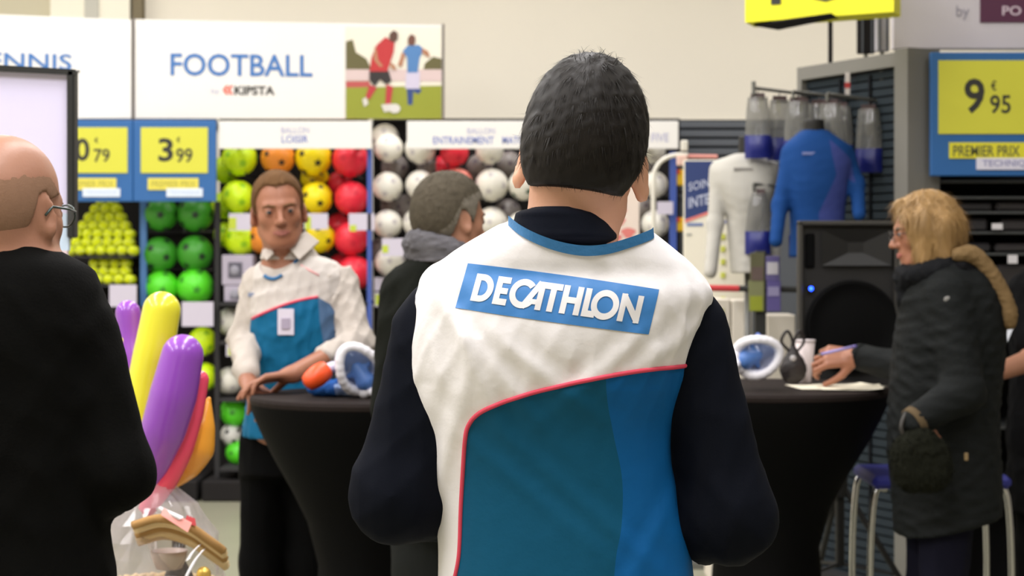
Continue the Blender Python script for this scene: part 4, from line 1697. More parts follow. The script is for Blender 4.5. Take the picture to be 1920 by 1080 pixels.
CW = mat('carton_cream', (226, 218, 204), .7, vary=.04, vscale=5)
for k, (x0, x1, y0, lb) in enumerate(((1330, 1370, 558, 'cream carton column under the red bar, left one'), (1372, 1408, 560, 'cream carton column under the red bar, right one'), (1438, 1492, 588, 'pale carton behind the purple leaflets'))):
    a, b = P(x0, y0, 8.75), P(x1, y0, 8.75)
    r = thing('carton_stack', lb, 'box', ((a[0] + b[0]) / 2, 8.85, 0))
    z1 = a[2]
    n = 4
    for i in range(n):
        MB().box((a[0], 8.75, z1 * i / n), (b[0], 8.98, z1 * (i + 1) / n - .006), .006).build('carton', CW, r)
    if k == 0:
        q = P((x0 + x1) / 2, 590, 8.747)
        MB().box((q[0] - .02, 8.745, q[2] - .03), (q[0] + .02, 8.75, q[2] + .03)).build('printed_mark', mat('carton_mark', (206, 206, 150), .6), r)

YL = 8.15
q = P(1427, 0, YL)
r = thing('leaflet_stand', 'black leaflet stand with a red and black cross bar between the mannequins and speaker', 'stand', (q[0], YL, 0))
MB().box((q[0] - .025, YL + .01, 0), (q[0] + .025, YL + .05, P(0, 470, YL)[2]), .004).build('post', mat('stand_black', (34, 34, 30), .6), r)
MB().lathe([(.16, 0), (.16, .015), (.03, .03)], (q[0], YL + .03, 0), 20).build('foot', mat('stand_black', (34, 34, 30), .6), r)
a, b, c, d = (P(x, y, YL + .02) for x, y in ((1326, 540), (1385, 541), (1402, 542), (1500, 543)))
MB().tube([a, b], .015, 10).build('red_bar', mat('bar_red', (196, 52, 56), .5), r)
MB().tube([b, d], .014, 10).build('black_bar', mat('stand_black', (34, 34, 30), .6), r)
for x0, y0, x1, y1, rgb, lb, det in ((1407, 474, 1434, 527, (92, 90, 62), 'brown and green leaflet at the top of the stand', (96, 80, 74)), (1404, 526, 1433, 584, (122, 124, 84), 'green leaflet below the brown one', (142, 150, 40)),
                                     (1436, 480, 1462, 526, (92, 84, 130), 'purple leaflet with white label at the top of the stand', (190, 186, 190)), (1438, 526, 1464, 584, (88, 78, 134), 'purple leaflet with grey print at the bottom of the stand', (140, 134, 168))):
    lo, hi = plate(x0, y0, x1, y1, YL - .01, .008)
    t = thing('leaflet', lb, 'leaflet', ((lo[0] + hi[0]) / 2, YL - .01, lo[2]), 'leaflets on the black stand')
    MB().box(lo, hi, .002).build('cover', mat('leaflet_%d' % y0 + '_%d' % x0, rgb, .5), t)
    h_ = y1 - y0
    yy = (y0 + h_ * .25, y0 + h_ * .75) if rgb[2] > 100 and y0 < 500 else (y0 + h_ * .5, y0 + h_ * .98)
    if rgb[2] > 100 and y0 > 500:
        yy = (y0 + h_ * .2, y0 + h_ * .5)
    MB().box(*plate(x0 + 2, yy[0], x1 - 3, yy[1], YL - .012, .003)).build('printed_panel', mat('leaflet_print_%d_%d' % (x0, y0), det, .5), t)
    MB().box((lo[0] + .01, YL - .002, lo[2] + .05), (hi[0] - .01, YL + .012, lo[2] + .07)).build('clip', WIRE, t)


# ---------------------------------------------------------------- loudspeaker
SPK = mat('speaker_black', (14, 13, 13), .55, bump=.1, bscale=300)
SPK_G = mat('speaker_grille', (9, 9, 9), .7, bump=.4, bscale=500)
YS = 6.95
lo, hi = plate(1497, 416, 1682, 730, YS, .36)
r = thing('loudspeaker', 'large black loudspeaker with blue light behind the right table', 'speaker', ((lo[0] + hi[0]) / 2, YS + .18, lo[2]))
x0, x1, z0, z1 = lo[0], hi[0], lo[2], hi[2]
cxs = (x0 + x1) / 2
m = MB()
tp = .05
m.hexa([(x0, YS, z0), (x1, YS, z0), (x1 - tp, YS + .34, z0), (x0 + tp, YS + .34, z0), (x0, YS, z1), (x1, YS, z1), (x1 - tp, YS + .34, z1), (x0 + tp, YS + .34, z1)])
cab = m.build('cabinet', SPK, r)
m = MB()
t = .014
for b in (((x0 - .004, YS - .03, z1 - t), (x1 + .004, YS + .02, z1 + .004)), ((x0 - .004, YS - .03, z0), (x1 + .004, YS + .02, z0 + t)), ((x0 - .004, YS - .03, z0), (x0 + t, YS + .02, z1)), ((x1 - t, YS - .03, z0), (x1 + .004, YS + .02, z1))):
    m.box(b[0], b[1], .004)
m.build('front_rim', mat('speaker_rim', (52, 50, 46), .5), r)
# flared horn: four sloping walls running back into a throat
hx0, hx1, hz0, hz1 = x0 + .085, x1 - .025, z1 - .165, z1 - .03
m = MB()
o4 = [(hx0, YS - .022, hz0), (hx1, YS - .022, hz0), (hx1, YS - .022, hz1), (hx0, YS - .022, hz1)]
cxh, czh = (hx0 + hx1) / 2, (hz0 + hz1) / 2
i4 = [(cxh - .03, YS - .002, czh - .02), (cxh + .03, YS - .002, czh - .02), (cxh + .03, YS - .002, czh + .02), (cxh - .03, YS - .002, czh + .02)]
m.mesh(o4 + i4, [(0, 1, 5, 4), (1, 2, 6, 5), (2, 3, 7, 6), (3, 0, 4, 7), (4, 5, 6, 7)])
m.build('horn', mat('speaker_horn', (14, 14, 13), .5), r)
c = np.array([cxs + .015, YS - .004, P(0, 612, YS)[2]])
R_ = .175
V, F = [], []
n = 40
prof = [(1.0, 0), (1.0, .022), (.94, .030), (.90, .024), (.6, .030), (.25, .036), (.02, .038)]
for rr, d in prof:
    for k in range(n):
        a = 2 * math.pi * k / n
        V.append((c[0] + rr * R_ * math.cos(a), c[1] - d, c[2] + rr * R_ * math.sin(a)))
for i in range(len(prof) - 1):
    for k in range(n):
        F.append((i * n + k, i * n + (k + 1) % n, (i + 1) * n + (k + 1) % n, (i + 1) * n + k))
F.append(tuple((len(prof) - 1) * n + k for k in range(n)))
link_mesh('woofer_grille', V, F, SPK_G, r, True)
q = P(1518, 470, YS)
MB().box((q[0] - .018, YS - .012, q[2] - .065), (q[0] + .018, YS - .002, q[2] + .065), .006).build('port_slot', SPK_G, r)
q = P(1519, 541, YS)
led = MB().sphere((q[0], YS - .022, q[2]), .0085, 14, 10)
led.build('indicator_light', mat('led_blue', (30, 70, 255), .3, emit=9), r, True)
MB().lathe([(.014, 0), (.014, .02), (.010, .021)], (q[0], YS - .01, q[2] - .01), 12).build('light_socket', SPK, r)
st = thing('speaker_stand', 'black tripod stand under the loudspeaker, mostly behind the right table', 'stand', (cxs, YS + .17, 0))
MB().tube([(cxs, YS + .17, .35), (cxs, YS + .17, z0)], .018, 10).build('pole', SPK, st)
MB().tube([(cxs, YS + .17, .62), (cxs, YS + .17, .70)], .03, 10).build('collar', SPK, st)
for a in (100, 220, 340):
    ca, sa = math.cos(math.radians(a)), math.sin(math.radians(a))
    MB().tube([(cxs, YS + .17, .68), (cxs + .42 * ca, YS + .17 + .42 * sa, .015)], .012, 8).build('leg', SPK, st)
    MB().tube([(cxs, YS + .17, .36), (cxs + .22 * ca, YS + .17 + .22 * sa, .33)], .007, 6).build('brace', SPK, st)

# ---------------------------------------------------------------- covered standing tables
COVER = mat('black_stretch_cover', (10, 10, 10), .75, bump=.1, bscale=250)
COVER_T = mat('black_cover_lit_top', (40, 34, 32), .7, bump=.1, bscale=250)  # same black cloth, light on its top painted as a paler brown


def table(label, cx, cy, R, ztop=1.10):
    r = thing('standing_table', label, 'table', (cx, cy, 0))
    V, F = [], []
    n = 48
    prof = [(1.0, ztop - .012), (.985, ztop - .05), (.92, ztop - .11), (.82, ztop - .19), (.66, ztop - .30), (.52, ztop - .41), (.43, ztop - .55), (.44, ztop - .68), (.55, .26), (.72, .10), (.85, .01)]
    for i, (rr, z) in enumerate(prof):
        f = max(0, (i - 6) / 4)
        for k in range(n):
            a = 2 * math.pi * k / n
            q = 1 + f * .22 * (abs(math.cos(2 * a + .4)) - .5)
            V.append((cx + R * rr * q * math.cos(a), cy + R * rr * q * math.sin(a), z))
    for i in range(len(prof) - 1):
        for k in range(n):
            F.append((i * n + k, (i + 1) * n + k, (i + 1) * n + (k + 1) % n, i * n + (k + 1) % n))
    link_mesh('stretch_cover', V, F, COVER, r, True)
    MB().lathe([(R * .98, -.03), (R * 1.0, -.022), (R * 1.004, -.010), (R * .99, 0), (.001, .0)], (cx, cy, ztop), n).build('table_top', COVER_T, r)
    MB().tube([(cx, cy, .02), (cx, cy, ztop - .04)], .03, 12).build('column', GREYMET, r)
    for a in range(4):
        an = math.radians(45 + 90 * a - 11)
        MB().tube([(cx, cy, .05), (cx + R * .82 * math.cos(an), cy + R * .82 * math.sin(an), .015)], .014, 8).build('foot', GREYMET, r)
    return r


TLX, TLY = P(693, 0, 5.97)[0], 5.97
table('black covered standing table in front of the man in the white apron', TLX, TLY, .385)
TRX, TRY = P(1437, 0, 6.35)[0], 6.35
table('black covered standing table between the dark-haired man and the blonde woman', TRX, TRY, .42)

# ---------------------------------------------------------------- full-face snorkel masks
MW = mat('mask_white', (236, 234, 240), .35)
ML = clear_mat('mask_lens_blue', (110, 150, 215), .16, .05)
MBLU = mat('mask_blue', (34, 78, 160), .4)
MORA = mat('snorkel_orange', (240, 84, 32), .4)
MGREY = mat('mask_silicone', (206, 208, 228), .5)


def mask(label, c, R, rx, rz, snork):
    """oval frame in the plane side/up of R, lens bulging forward (-front), skirt behind"""
    c = np.asarray(c, float)
    r = thing('snorkel_mask', label, 'mask', (c[0], c[1], 1.10))
    S = Sdf()
    n = 22
    pts = [c + R @ np.array([rx * math.cos(t) * (1 - .12 * math.sin(t)), -.012 * math.cos(2 * t), rz * math.sin(t)]) for t in np.linspace(0, 2 * math.pi, n + 1)]
    for i in range(n):
        low = max(0, -math.sin(2 * math.pi * i / n))
        S.cap(pts[i], pts[i + 1], .0135 + .005 * low, .0135 + .005 * low, .008)
    V, Q = polygonize(S, .0045)
    link_mesh('frame', V, Q, MW, r, True)
    # lens
    V, F = [], []
    nu, nv = 20, 6
    for j in range(nv + 1):
        e = j / nv
        for i in range(nu):
            t = 2 * math.pi * i / nu
            V.append(c + R @ np.array([e * rx * math.cos(t) * (1 - .12 * math.sin(t)), -.045 * (1 - e * e), e * rz * math.sin(t)]))
    for j in range(nv):
        for i in range(nu):
            F.append((j * nu + i, (j + 1) * nu + i, (j + 1) * nu + (i + 1) % nu, j * nu + (i + 1) % nu))
    link_mesh('lens', V, F, ML, r, True)
    # silicone skirt: deep dish behind the frame
    S = Sdf()
    S.ell(c + R @ np.array([0, .03, 0]), (rx * 1.0, .065, rz * 1.0), R, 0)
    S.ell(c + R @ np.array([0, .005, .005]), (rx * .86, .062, rz * .86), R, .01, 's')
    S.clip(lambda p: -((p - c) @ R)[:, 1] - .002)
    V, Q = polygonize(S, .005)
    link_mesh('skirt', V, Q, MGREY, r, True)
    # nose and mouth cup
    S = Sdf()
    S.cap(c + R @ np.array([0, .02, -rz * .05]), c + R @ np.array([0, .0, -rz * .62]), .018, .034, .02)
    S.cap(c + R @ np.array([-.6 * rx, .02, -rz * .18]), c + R @ np.array([.6 * rx, .02, -rz * .18]), .008, .008, .015)
    V, Q = polygonize(S, .005)
    link_mesh('nose_cup', V, Q, mat('mask_pale_blue', (84, 126, 196), .35), r, True)
    S = Sdf()
    a = c + R @ np.array([-.35 * rx, -.01, -rz * .98])
    b = c + R @ np.array([.35 * rx, -.01, -rz * .98])
    S.cap(a, b, .020, .020, .01)
    S.cap((a + b) / 2, (a + b) / 2 + R @ np.array([0, -.03, .0]), .016, .013, .01)
    V, Q = polygonize(S, .005)
    link_mesh('chin_valve', V, Q, MW, r, True)
    # straps
    for sx in (-1, 1):
        q = smooth_line([c + R @ np.array([sx * rx * .95, .01, rz * .35]), c + R @ np.array([sx * rx * .9, .07, rz * .1]), c + R @ np.array([sx * rx * .3, .12, -rz * .2])], 6)
        MB().tube(list(q), .008, 6).build('strap', MBLU, r, True)
    if snork is not None:
        q = smooth_line(snork, 5)
        nn_ = len(q)
        MB().tube(list(q[:int(nn_ * .62)]), [.017] * int(nn_ * .62), 12).build('snorkel_tube', MGREY, r, True)
        k = int(nn_ * .34)
        rr = [.0195 + .016 * math.sin(math.pi * min(1, .12 + .88 * (i + 1) / (nn_ - k))) ** .6 for i in range(nn_ - k)]
        rr[-1] = .012
        MB().tube(list(q[k:]), rr, 14).build('snorkel_tip', MORA, r, True)
    return r


Rm = rot(24, 20, -34)
mask('white snorkel mask with blue lens and orange snorkel tip on the left table', P(672, 692, 5.80), Rm, .062, .080,
     [P(642, 684, 5.83), P(618, 690, 5.82), P(602, 700, 5.80), P(588, 710, 5.78), P(572, 722, 5.77)])
Rm = rot(-14, 12, 74)
mask('white snorkel mask with blue lens on the right table beside the black pouch', P(1421, 668, 6.15), Rm, .062, .072, None)

# blue and white cloth bag under the left mask
S = Sdf()
for px, py, dy, r_ in ((600, 728, 0, .026), (625, 730, -.02, .022), (650, 730, .02, .028), (680, 728, 0, .03), (640, 722, .05, .03)):
    S.ell(P(px, py, 5.90 + dy) + np.array([0, 0, -.004]), (r_ * 1.6, r_ * 1.3, r_ * .9), None, .03)
S.disp(wrinkle(7, .006, .05))
S.clip(lambda p: 1.101 - p[:, 2])
V, Q = polygonize(S, .006)
(v1, t1), (v2, t2) = split(V, tris(Q), poly_side(V[:, [0, 2]], [P(628, 720, 5.9)[[0, 2]], P(668, 716, 5.9)[[0, 2]], P(664, 745, 5.9)[[0, 2]], P(634, 745, 5.9)[[0, 2]]]))
r = thing('mask_pouch', 'crumpled blue and white mask pouch under the left snorkel mask', 'pouch', (v2[:, 0].mean(), 5.9, 1.10))
link_mesh('pouch_cloth', v2, t2, mat('pouch_blue', (36, 82, 150), .7), r, True)
link_mesh('pale_patch', v1, t1, mat('pouch_pale', (150, 176, 220), .6), r, True)

# black pouch with loop, paper cup, sheets, pen
S = Sdf()
c = P(1487, 694, 6.42)
S.ell(c, (.046, .035, .050), None, .02)
S.cap(c + np.array([0, 0, .02]), c + np.array([0, 0, .075]), .034, .014, .03)
S.disp(wrinkle(9, .003, .05))
S.clip(lambda p: 1.101 - p[:, 2])
V, Q = polygonize(S, .005)
r = thing('drawstring_pouch', 'black drawstring pouch with loop handle beside the white cup', 'pouch', (c[0], c[1], 1.10))
link_mesh('pouch_body', V, Q, mat('pouch_black', (36, 30, 30), .6), r, True)
for sx, wd in ((-.022, .020), (.020, .018)):
    q = smooth_line([c + np.array([sx * .3, 0, .06]), c + np.array([sx - wd, -.01, .10]), c + np.array([sx, -.01, .137]), c + np.array([sx + wd, 0, .10]), c + np.array([sx * .5, 0, .06])], 6)
    MB().tube(list(q), .0055, 6).build('loop', mat('pouch_black', (36, 30, 30), .6), r, True)
MB().sphere(P(1487, 672, 6.38), (.011, .006, .011), 14, 10).build('round_badge', mat('badge_grey', (176, 172, 172), .5), r, True)
c = P(1509, 0, 6.50)
r = thing('paper_cup', 'tall white paper cup behind the hand with the pen', 'cup', (c[0], 6.5, 1.10))
MB().lathe([(.022, 0), (.0225, .004), (.0365, .150), (.0345, .150), (.021, .008), (.001, .008)], (c[0], 6.5, 1.1005), 28).build('cup_wall', mat('cup_white', (226, 212, 210), .5), r, True)
MB().lathe([(.0362, .146), (.0385, .149), (.0385, .153), (.0350, .154)], (c[0], 6.5, 1.1005), 28).build('rolled_rim', mat('cup_rim', (206, 196, 196), .5), r, True)
PAPER = mat('paper_white', (244, 236, 214), .7)
for k, (px0, px1, y0, y1, rz, lb) in enumerate(((1486, 1560, 6.18, 6.42, 6, 'loose white sheet nearest the snorkel mask on the right table'), (1540, 1652, 6.10, 6.36, -8, 'white sheet under the hand with the pen'), (1556, 1640, 6.16, 6.40, 10, 'white sheet on top of another beneath the pen hand'))):
    cxp = P((px0 + px1) / 2, 0, (y0 + y1) / 2)[0]
    hw, hh = (px1 - px0) / 2 * 6.25 / F_PX, (y1 - y0) / 2
    V, F = [], []
    ca, sa = math.cos(math.radians(rz)), math.sin(math.radians(rz))
    n = 6
    zb = 1.1012 + .0012 * k
    for t_ in (0, .0009):
        for j in range(n + 1):
            for i in range(n + 1):
                u, v = -1 + 2 * i / n, -1 + 2 * j / n
                V.append((cxp + u * hw * ca - v * hh * sa, (y0 + y1) / 2 + u * hw * sa + v * hh * ca, zb + t_ + (.006 * max(0, u) ** 3 + .003 * max(0, -v) ** 3) * (1 if k else .3)))
    N1 = (n + 1) ** 2
    for t_ in (0, 1):
        for j in range(n):
            for i in range(n):
                q = [t_ * N1 + j * (n + 1) + i, t_ * N1 + j * (n + 1) + i + 1, t_ * N1 + (j + 1) * (n + 1) + i + 1, t_ * N1 + (j + 1) * (n + 1) + i]
                F.append(q if t_ else q[::-1])
    tag(link_mesh('paper_sheet', V, F, PAPER, None, True), lb, 'paper', 'papers on the right table')

# ---------------------------------------------------------------- bar stool behind the woman
YB = 6.42
r = thing('bar_stool', 'chrome legged bar stool with blue seat behind the blonde woman', 'stool', (P(1748, 0, YB)[0], YB, 0))
xa, xb = P(1618, 0, YB)[0], P(1878, 0, YB)[0]
zs = .755
for x, s_ in ((xa, 1), (xb, -1)):
    for yy in (YB - .13, YB + .2):
        MB().tube(list(smooth_line([(x + .02 * s_, yy, .012), (x, yy, .4), (x + .015 * s_, yy, zs - .03), (x + .06 * s_, yy + .01, zs)], 5)), .0115, 10).build('leg', CHROME, r, True)
MB().tube([(xa, YB - .13, .3), (xb, YB - .13, .3)], .009, 8).build('foot_rail', CHROME, r)
MB().box((xa + .005, YB - .16, zs), (xb - .005, YB + .22, zs + .045), .015).build('seat', mat('stool_blue', (36, 40, 130), .6), r)

# ---------------------------------------------------------------- balloons, gift basket, framed screen
BM = {'yellow': (230, 224, 54), 'purple': (146, 74, 188), 'pink': (232, 72, 104), 'orange': (240, 164, 52)}


def balloon(kind, label, axis, rad, Yd, foot):
    pts = smooth_line([P(x, y, Yd + dy) for x, y, dy in axis], 7)
    n = len(pts)
    L = np.concatenate([[0], np.cumsum(np.linalg.norm(np.diff(pts, axis=0), axis=1))])
    t = L / L[-1]
    rs = np.interp(t, np.linspace(0, 1, len(rad)), np.array(rad) * Yd / F_PX)
    R0 = rs[0]
    # hemispherical tip
    d0 = pts[0] - pts[1]
    d0 /= np.linalg.norm(d0)
    tip = [pts[0] + d0 * R0 * math.sin(a) for a in np.linspace(math.pi / 2, 0, 7)[:-1]]
    tr = [max(.0006, R0 * math.cos(a)) for a in np.linspace(math.pi / 2, 0, 7)[:-1]]
    col = BM[kind]
    m_ = mat('balloon_' + kind, col, .28, spec=.5, coat=.3)
    r = thing('balloon', label, 'balloon', pts[-1], 'balloons in the gift basket')
    MB().tube(tip + list(pts), tr + list(rs), 22).build('balloon_skin', m_, r, True)
    e = pts[-1]
    MB().sphere(e, (.008, .008, .007), 10, 8).build('knot', m_, r, True)
    MB().tube([e, P(*foot)], .004, 6).build('stick', mat('balloon_stick', (232, 226, 220), .4), r)
    return r


YB2 = 4.2
balloon('yellow', 'long yellow balloon standing tallest in the bunch', [(303, 582, .06), (290, 650, .05), (272, 740, .04), (262, 830, .02), (262, 930, 0)], (36, 38, 36, 26, 6), YB2, (280, 1020, YB2))
balloon('purple', 'long purple balloon in the middle of the bunch', [(342, 666, -.05), (325, 740, -.05), (304, 815, -.04), (284, 900, -.02), (272, 945, 0)], (39, 44, 42, 26, 6), YB2, (285, 1025, YB2))
balloon('pink', 'long pink balloon between the purple and the orange one', [(374, 712, .03), (350, 790, .02), (320, 870, .0), (290, 930, -.01), (272, 960, -.01)], (18, 27, 31, 27, 15), YB2, (284, 1030, YB2))
balloon('orange', 'round-bellied orange balloon lowest in the bunch', [(392, 748, .10), (376, 790, .10), (355, 845, .10), (330, 890, .10), (300, 935, .06), (290, 950, .05)], (4, 30, 46, 36, 10, 6), YB2, (292, 1030, YB2))
balloon('purple', 'small purple balloon behind the elbow of the bald man', [(240, 586, .12), (246, 640, .11), (254, 720, .08), (262, 800, .06), (268, 940, .02)], (24, 25, 20, 12, 5), YB2, (283, 1025, YB2 + .03))
balloon('yellow', 'narrow pale yellow balloon between the sleeve and the tall yellow one', [(232, 640, .10), (242, 690, .09), (254, 760, .06), (266, 900, .03), (270, 940, .02)], (14, 16, 14, 8, 5), YB2, (281, 1025, YB2 + .05))

tz = .58
cxb = P(302, 0, 4.2)[0]
pt = thing('side_table', 'small dark side table under the wrapped gift basket', 'table', (cxb, 4.2, 0))
MB().lathe([(.26, -.03), (.265, -.015), (.26, 0), (.001, 0)], (cxb, 4.2, tz), 32).build('table_top', DARK2, pt)
MB().lathe([(.2, 0), (.2, .02), (.03, .04), (.025, tz - .03)], (cxb, 4.2, 0), 24).build('pedestal', DARK2, pt)
WICK = mat('wicker_tan', (236, 206, 160), .8, vary=.2, vscale=30)
WICKD = mat('wicker_dark', (182, 142, 92), .8, vary=.2, vscale=30)
bk = thing('gift_basket', 'wicker gift basket wrapped in clear film below the balloons', 'basket', (cxb, 4.2, tz))
# woven sides: uprights and wavy weavers
m = MB()
nst = 26
for k in range(nst):
    a = 2 * math.pi * k / nst
    m.tube([(cxb + .10 * math.cos(a), 4.2 + .08 * math.sin(a), tz + .005), (cxb + .125 * math.cos(a), 4.2 + .10 * math.sin(a), tz + .20)], .004, 5)
m.build('basket_stakes', WICKD, bk)
for j in range(9):
    z = tz + .012 + j * .021
    f = (z - tz) / .20
    pts = []
    for k in range(nst * 2 + 1):
        a = math.pi * k / nst
        w_ = .004 * (1 if (k + j) % 2 else -1)
        pts.append((cxb + (.10 + .025 * f + w_) * math.cos(a), 4.2 + (.08 + .02 * f + w_) * math.sin(a), z))
    MB().tube(pts, .0095, 5, caps=False).build('weaver', WICK if j % 2 else WICKD, bk)
for s_ in (0, 1, 2):
    pts = []
    for k in range(61):
        a = 2 * math.pi * k / 60
        p_ = 12 * a + s_ * 2 * math.pi / 3
        pts.append((cxb + (.127 + .009 * math.cos(p_)) * math.cos(a), 4.2 + (.103 + .009 * math.cos(p_)) * math.sin(a), tz + .215 + .009 * math.sin(p_)))
    MB().tube(pts, .009, 6, caps=False).build('braided_rim', WICK, bk, True)
MB().lathe([(.001, 0), (.10, 0), (.10, .01), (.001, .01)], (cxb, 4.2, tz + .002), 28, 1, .8).build('basket_floor', WICKD, bk)
# curved lid leaning out, made of bent canes
lid = None
m = MB()
V0 = [P(250, 985, 4.02), P(300, 972, 4.0), P(350, 985, 4.0), P(395, 1015, 4.02), P(418, 1032, 4.05)]
ln = smooth_line(V0, 6)
for j in range(6):
    off = np.array([-.002 * j, .022 * j, -.010 * j + .004 * math.sin(j)])
    MB().tube(list(ln + off), .0105, 6).build('lid_cane', WICK if j % 3 else WICKD, bk, True)
# contents
c = P(306, 1052, 4.05)
t = thing('ceramic_bowl', 'small white bowl inside the gift basket', 'bowl', (c[0], 4.1, tz + .2))
MB().lathe([(.02, -.03), (.028, -.028), (.04, .0), (.042, .012), (.038, .012), (.02, -.02), (.001, -.022)], (c[0], 4.12, c[2]), 24).build('bowl_wall', mat('bowl_white', (214, 196, 186), .3), t, True)
MB().lathe([(.022, -.14), (.024, -.03), (.018, -.028)], (c[0], 4.12, c[2] - .02), 20).build('tin_below', mat('tin_grey', (170, 168, 176), .3, metal=.3), t, True)
c = P(335, 1050, 4.2)
t = thing('wine_bottle', 'dark bottle standing in the gift basket', 'bottle', (c[0], 4.2, tz + .012))
MB().lathe([(.038, 0), (.040, .006), (.040, .20), (.032, .23), (.015, .26), (.015, .315), (.001, .315)], (c[0], 4.2, tz + .014), 22).build('bottle_glass', mat('bottle_dark', (34, 36, 34), .15), t, True)
MB().lathe([(.0405, .11), (.0405, .17), (.040, .17)], (c[0], 4.2, tz + .014), 22).build('bottle_label', mat('bottle_blue', (54, 62, 104), .6), t, True)
c = P(330, 974, 4.03)
t = thing('gift_card', 'pink card tucked under the film of the gift basket', 'card', (c[0], 4.0, c[2] - .03))
MB().hexa([P(302, 966, 3.975), P(352, 998, 3.965), P(352, 998, 3.97), P(302, 966, 3.98), P(306, 952, 3.985), P(360, 980, 3.975), P(360, 980, 3.98), P(306, 952, 3.99)]).build('card_face', mat('card_pink', (240, 160, 150), .5), t)
MB().hexa([P(345, 982, 3.995), P(368, 986, 3.99), P(368, 986, 3.995), P(345, 982, 4.0), P(350, 966, 4.0), P(366, 972, 3.995), P(366, 972, 4.0), P(350, 966, 4.005)]).build('red_seal', mat('card_red', (196, 66, 70), .5), t)
# clear crumpled film around the basket
FILM = clear_mat('clear_film', (206, 196, 204), .30, .10)
V, F = [], []
nu, nv = 40, 14
rg = np.random.RandomState(8)
for j in range(nv + 1):
    f = j / nv
    for i in range(nu):
        a = 2 * math.pi * i / nu
        rad = np.interp(f, [0, .35, .62, .8, .9, 1], [.135, .165, .155, .10, .03, .06])
        rad *= 1 + .10 * math.sin(5 * a + 7 * f) * (1 - abs(f - .5)) + rg.uniform(-.05, .05)
        V.append((cxb + rad * math.cos(a) - .03 * f, 4.2 + rad * .8 * math.sin(a), tz + .004 + .51 * f))
for j in range(nv):
    for i in range(nu):
        F.append((j * nu + i, j * nu + (i + 1) % nu, (j + 1) * nu + (i + 1) % nu, (j + 1) * nu + i))
link_mesh('clear_wrap', V, F, FILM, bk)
RIB = mat('ribbon_white', (244, 240, 244), .25, coat=.5)
for q in ([P(374, 1022, 3.99), P(362, 1034, 3.98), P(352, 1050, 3.97)], [P(382, 1030, 3.98), P(366, 1050, 3.97), P(350, 1080, 3.96), P(340, 1105, 3.96)], [P(296, 952, 3.99), P(318, 962, 3.98), P(340, 972, 3.97)]):
    q = smooth_line(q, 5)
    w_ = np.array([.010, 0, .006])
    VV = [p_ + s_ * w_ + np.array([0, d_, 0]) for p_ in q for s_ in (-.5, .5) for d_ in (0, .002)]
    FF = []
    for i in range(len(q) - 1):
        b0, b1 = i * 4, i * 4 + 4
        FF += [(b0, b0 + 2, b1 + 2, b1), (b0 + 1, b1 + 1, b1 + 3, b0 + 3), (b0, b1, b1 + 1, b0 + 1), (b0 + 2, b0 + 3, b1 + 3, b1 + 2)]
    link_mesh('ribbon', VV, FF, RIB, bk, True)
t = thing('gift_sweet', 'gold wrapped sweet at the front of the gift basket', 'sweet', P(382, 1078, 4.0))
S = MB()
S.sphere(P(382, 1076, 4.0), (.016, .014, .016), 12, 8)
S.build('foil_ball', mat('gold_foil', (236, 196, 96), .3, metal=.6), t, True)
MB().lathe([(.012, 0), (.017, .006), (.016, .008)], P(382, 1086, 4.0), 12).build('paper_case', WICKD, t)

# framed screen at the left edge
YSC = 5.0
r = thing('framed_screen', 'white screen in a black frame behind the bald man', 'screen', (P(-120, 0, YSC)[0], YSC, 0))
a, b = P(-380, 560, YSC), P(134, 132, YSC)
scm = mat('screen_white', (226, 220, 250), .5)
MB().box((a[0], YSC, P(0, 400, YSC)[2]), (b[0], YSC + .02, b[2])).build('screen_panel', scm, r)
MB().box((a[0], YSC, P(0, 470, YSC)[2]), (b[0] - .008, YSC + .02, P(0, 400, YSC)[2])).build('screen_blue_band', mat('screen_pale_blue', (206, 226, 248), .5), r)
MB().box((a[0], YSC, P(0, 560, YSC)[2]), (b[0] - .012, YSC + .02, P(0, 470, YSC)[2])).build('screen_foot_band', mat('screen_pink', (236, 214, 222), .5), r)
FB = mat('frame_black', (26, 27, 26), .5)
p0, p1 = P(-380, 108, YSC), P(141, 140, YSC)
MB().hexa([P(-380, 116, YSC - .02), P(142, 141, YSC - .02), P(142, 141, YSC + .03), P(-380, 116, YSC + .03), P(-380, 100, YSC - .02), P(142, 130, YSC - .02), P(142, 130, YSC + .03), P(-380, 100, YSC + .03)]).build('frame_bar', FB, r)
q0, q1 = P(128, 446, YSC), P(142, 132, YSC)
MB().box((q0[0], YSC - .02, q0[2]), (q1[0], YSC + .03, q1[2]), .004).build('frame_bar', FB, r)
for px in (-330, 90):
    x = P(px, 0, YSC)[0]
    MB().box((x - .015, YSC + .02, 0), (x + .015, YSC + .05, b[2] - .2)).build('stand_post', FB, r)
    MB().box((x - .02, YSC - .22, 0), (x + .02, YSC + .26, .03)).build('stand_foot', FB, r)
q = P(141, 134, YSC)
MB().tube([q, q + np.array([.012, 0, 0])], .004, 6).build('corner_pin', GREYMET, r)


# ---------------------------------------------------------------- people
def legs_at(x, y, w_=.095, yaw=0, zh=.90, spread=.02):
    ca, sa = math.cos(math.radians(yaw)), math.sin(math.radians(yaw))
    out = []
    for s_ in (-1, 1):
        hx, hy = x + s_ * w_ * ca, y + s_ * w_ * sa
        kx, ky = x + s_ * (w_ + spread * .4) * ca - sa * .02, y + s_ * (w_ + spread * .4) * sa + ca * .02
        ax, ay = x + s_ * (w_ + spread) * ca, y + s_ * (w_ + spread) * sa
        out.append(((hx, hy, zh), (kx, ky, .48), (ax, ay, .085)))
    return out


def add_smooth(name, S, h, m, root):
    V, Q = polygonize(S, h)
    return link_mesh(name, V, Q, m, root, True)


def bvh_of(V, T):
    return BVHTree.FromPolygons([Vector(v) for v in V], [tuple(t) for t in T])


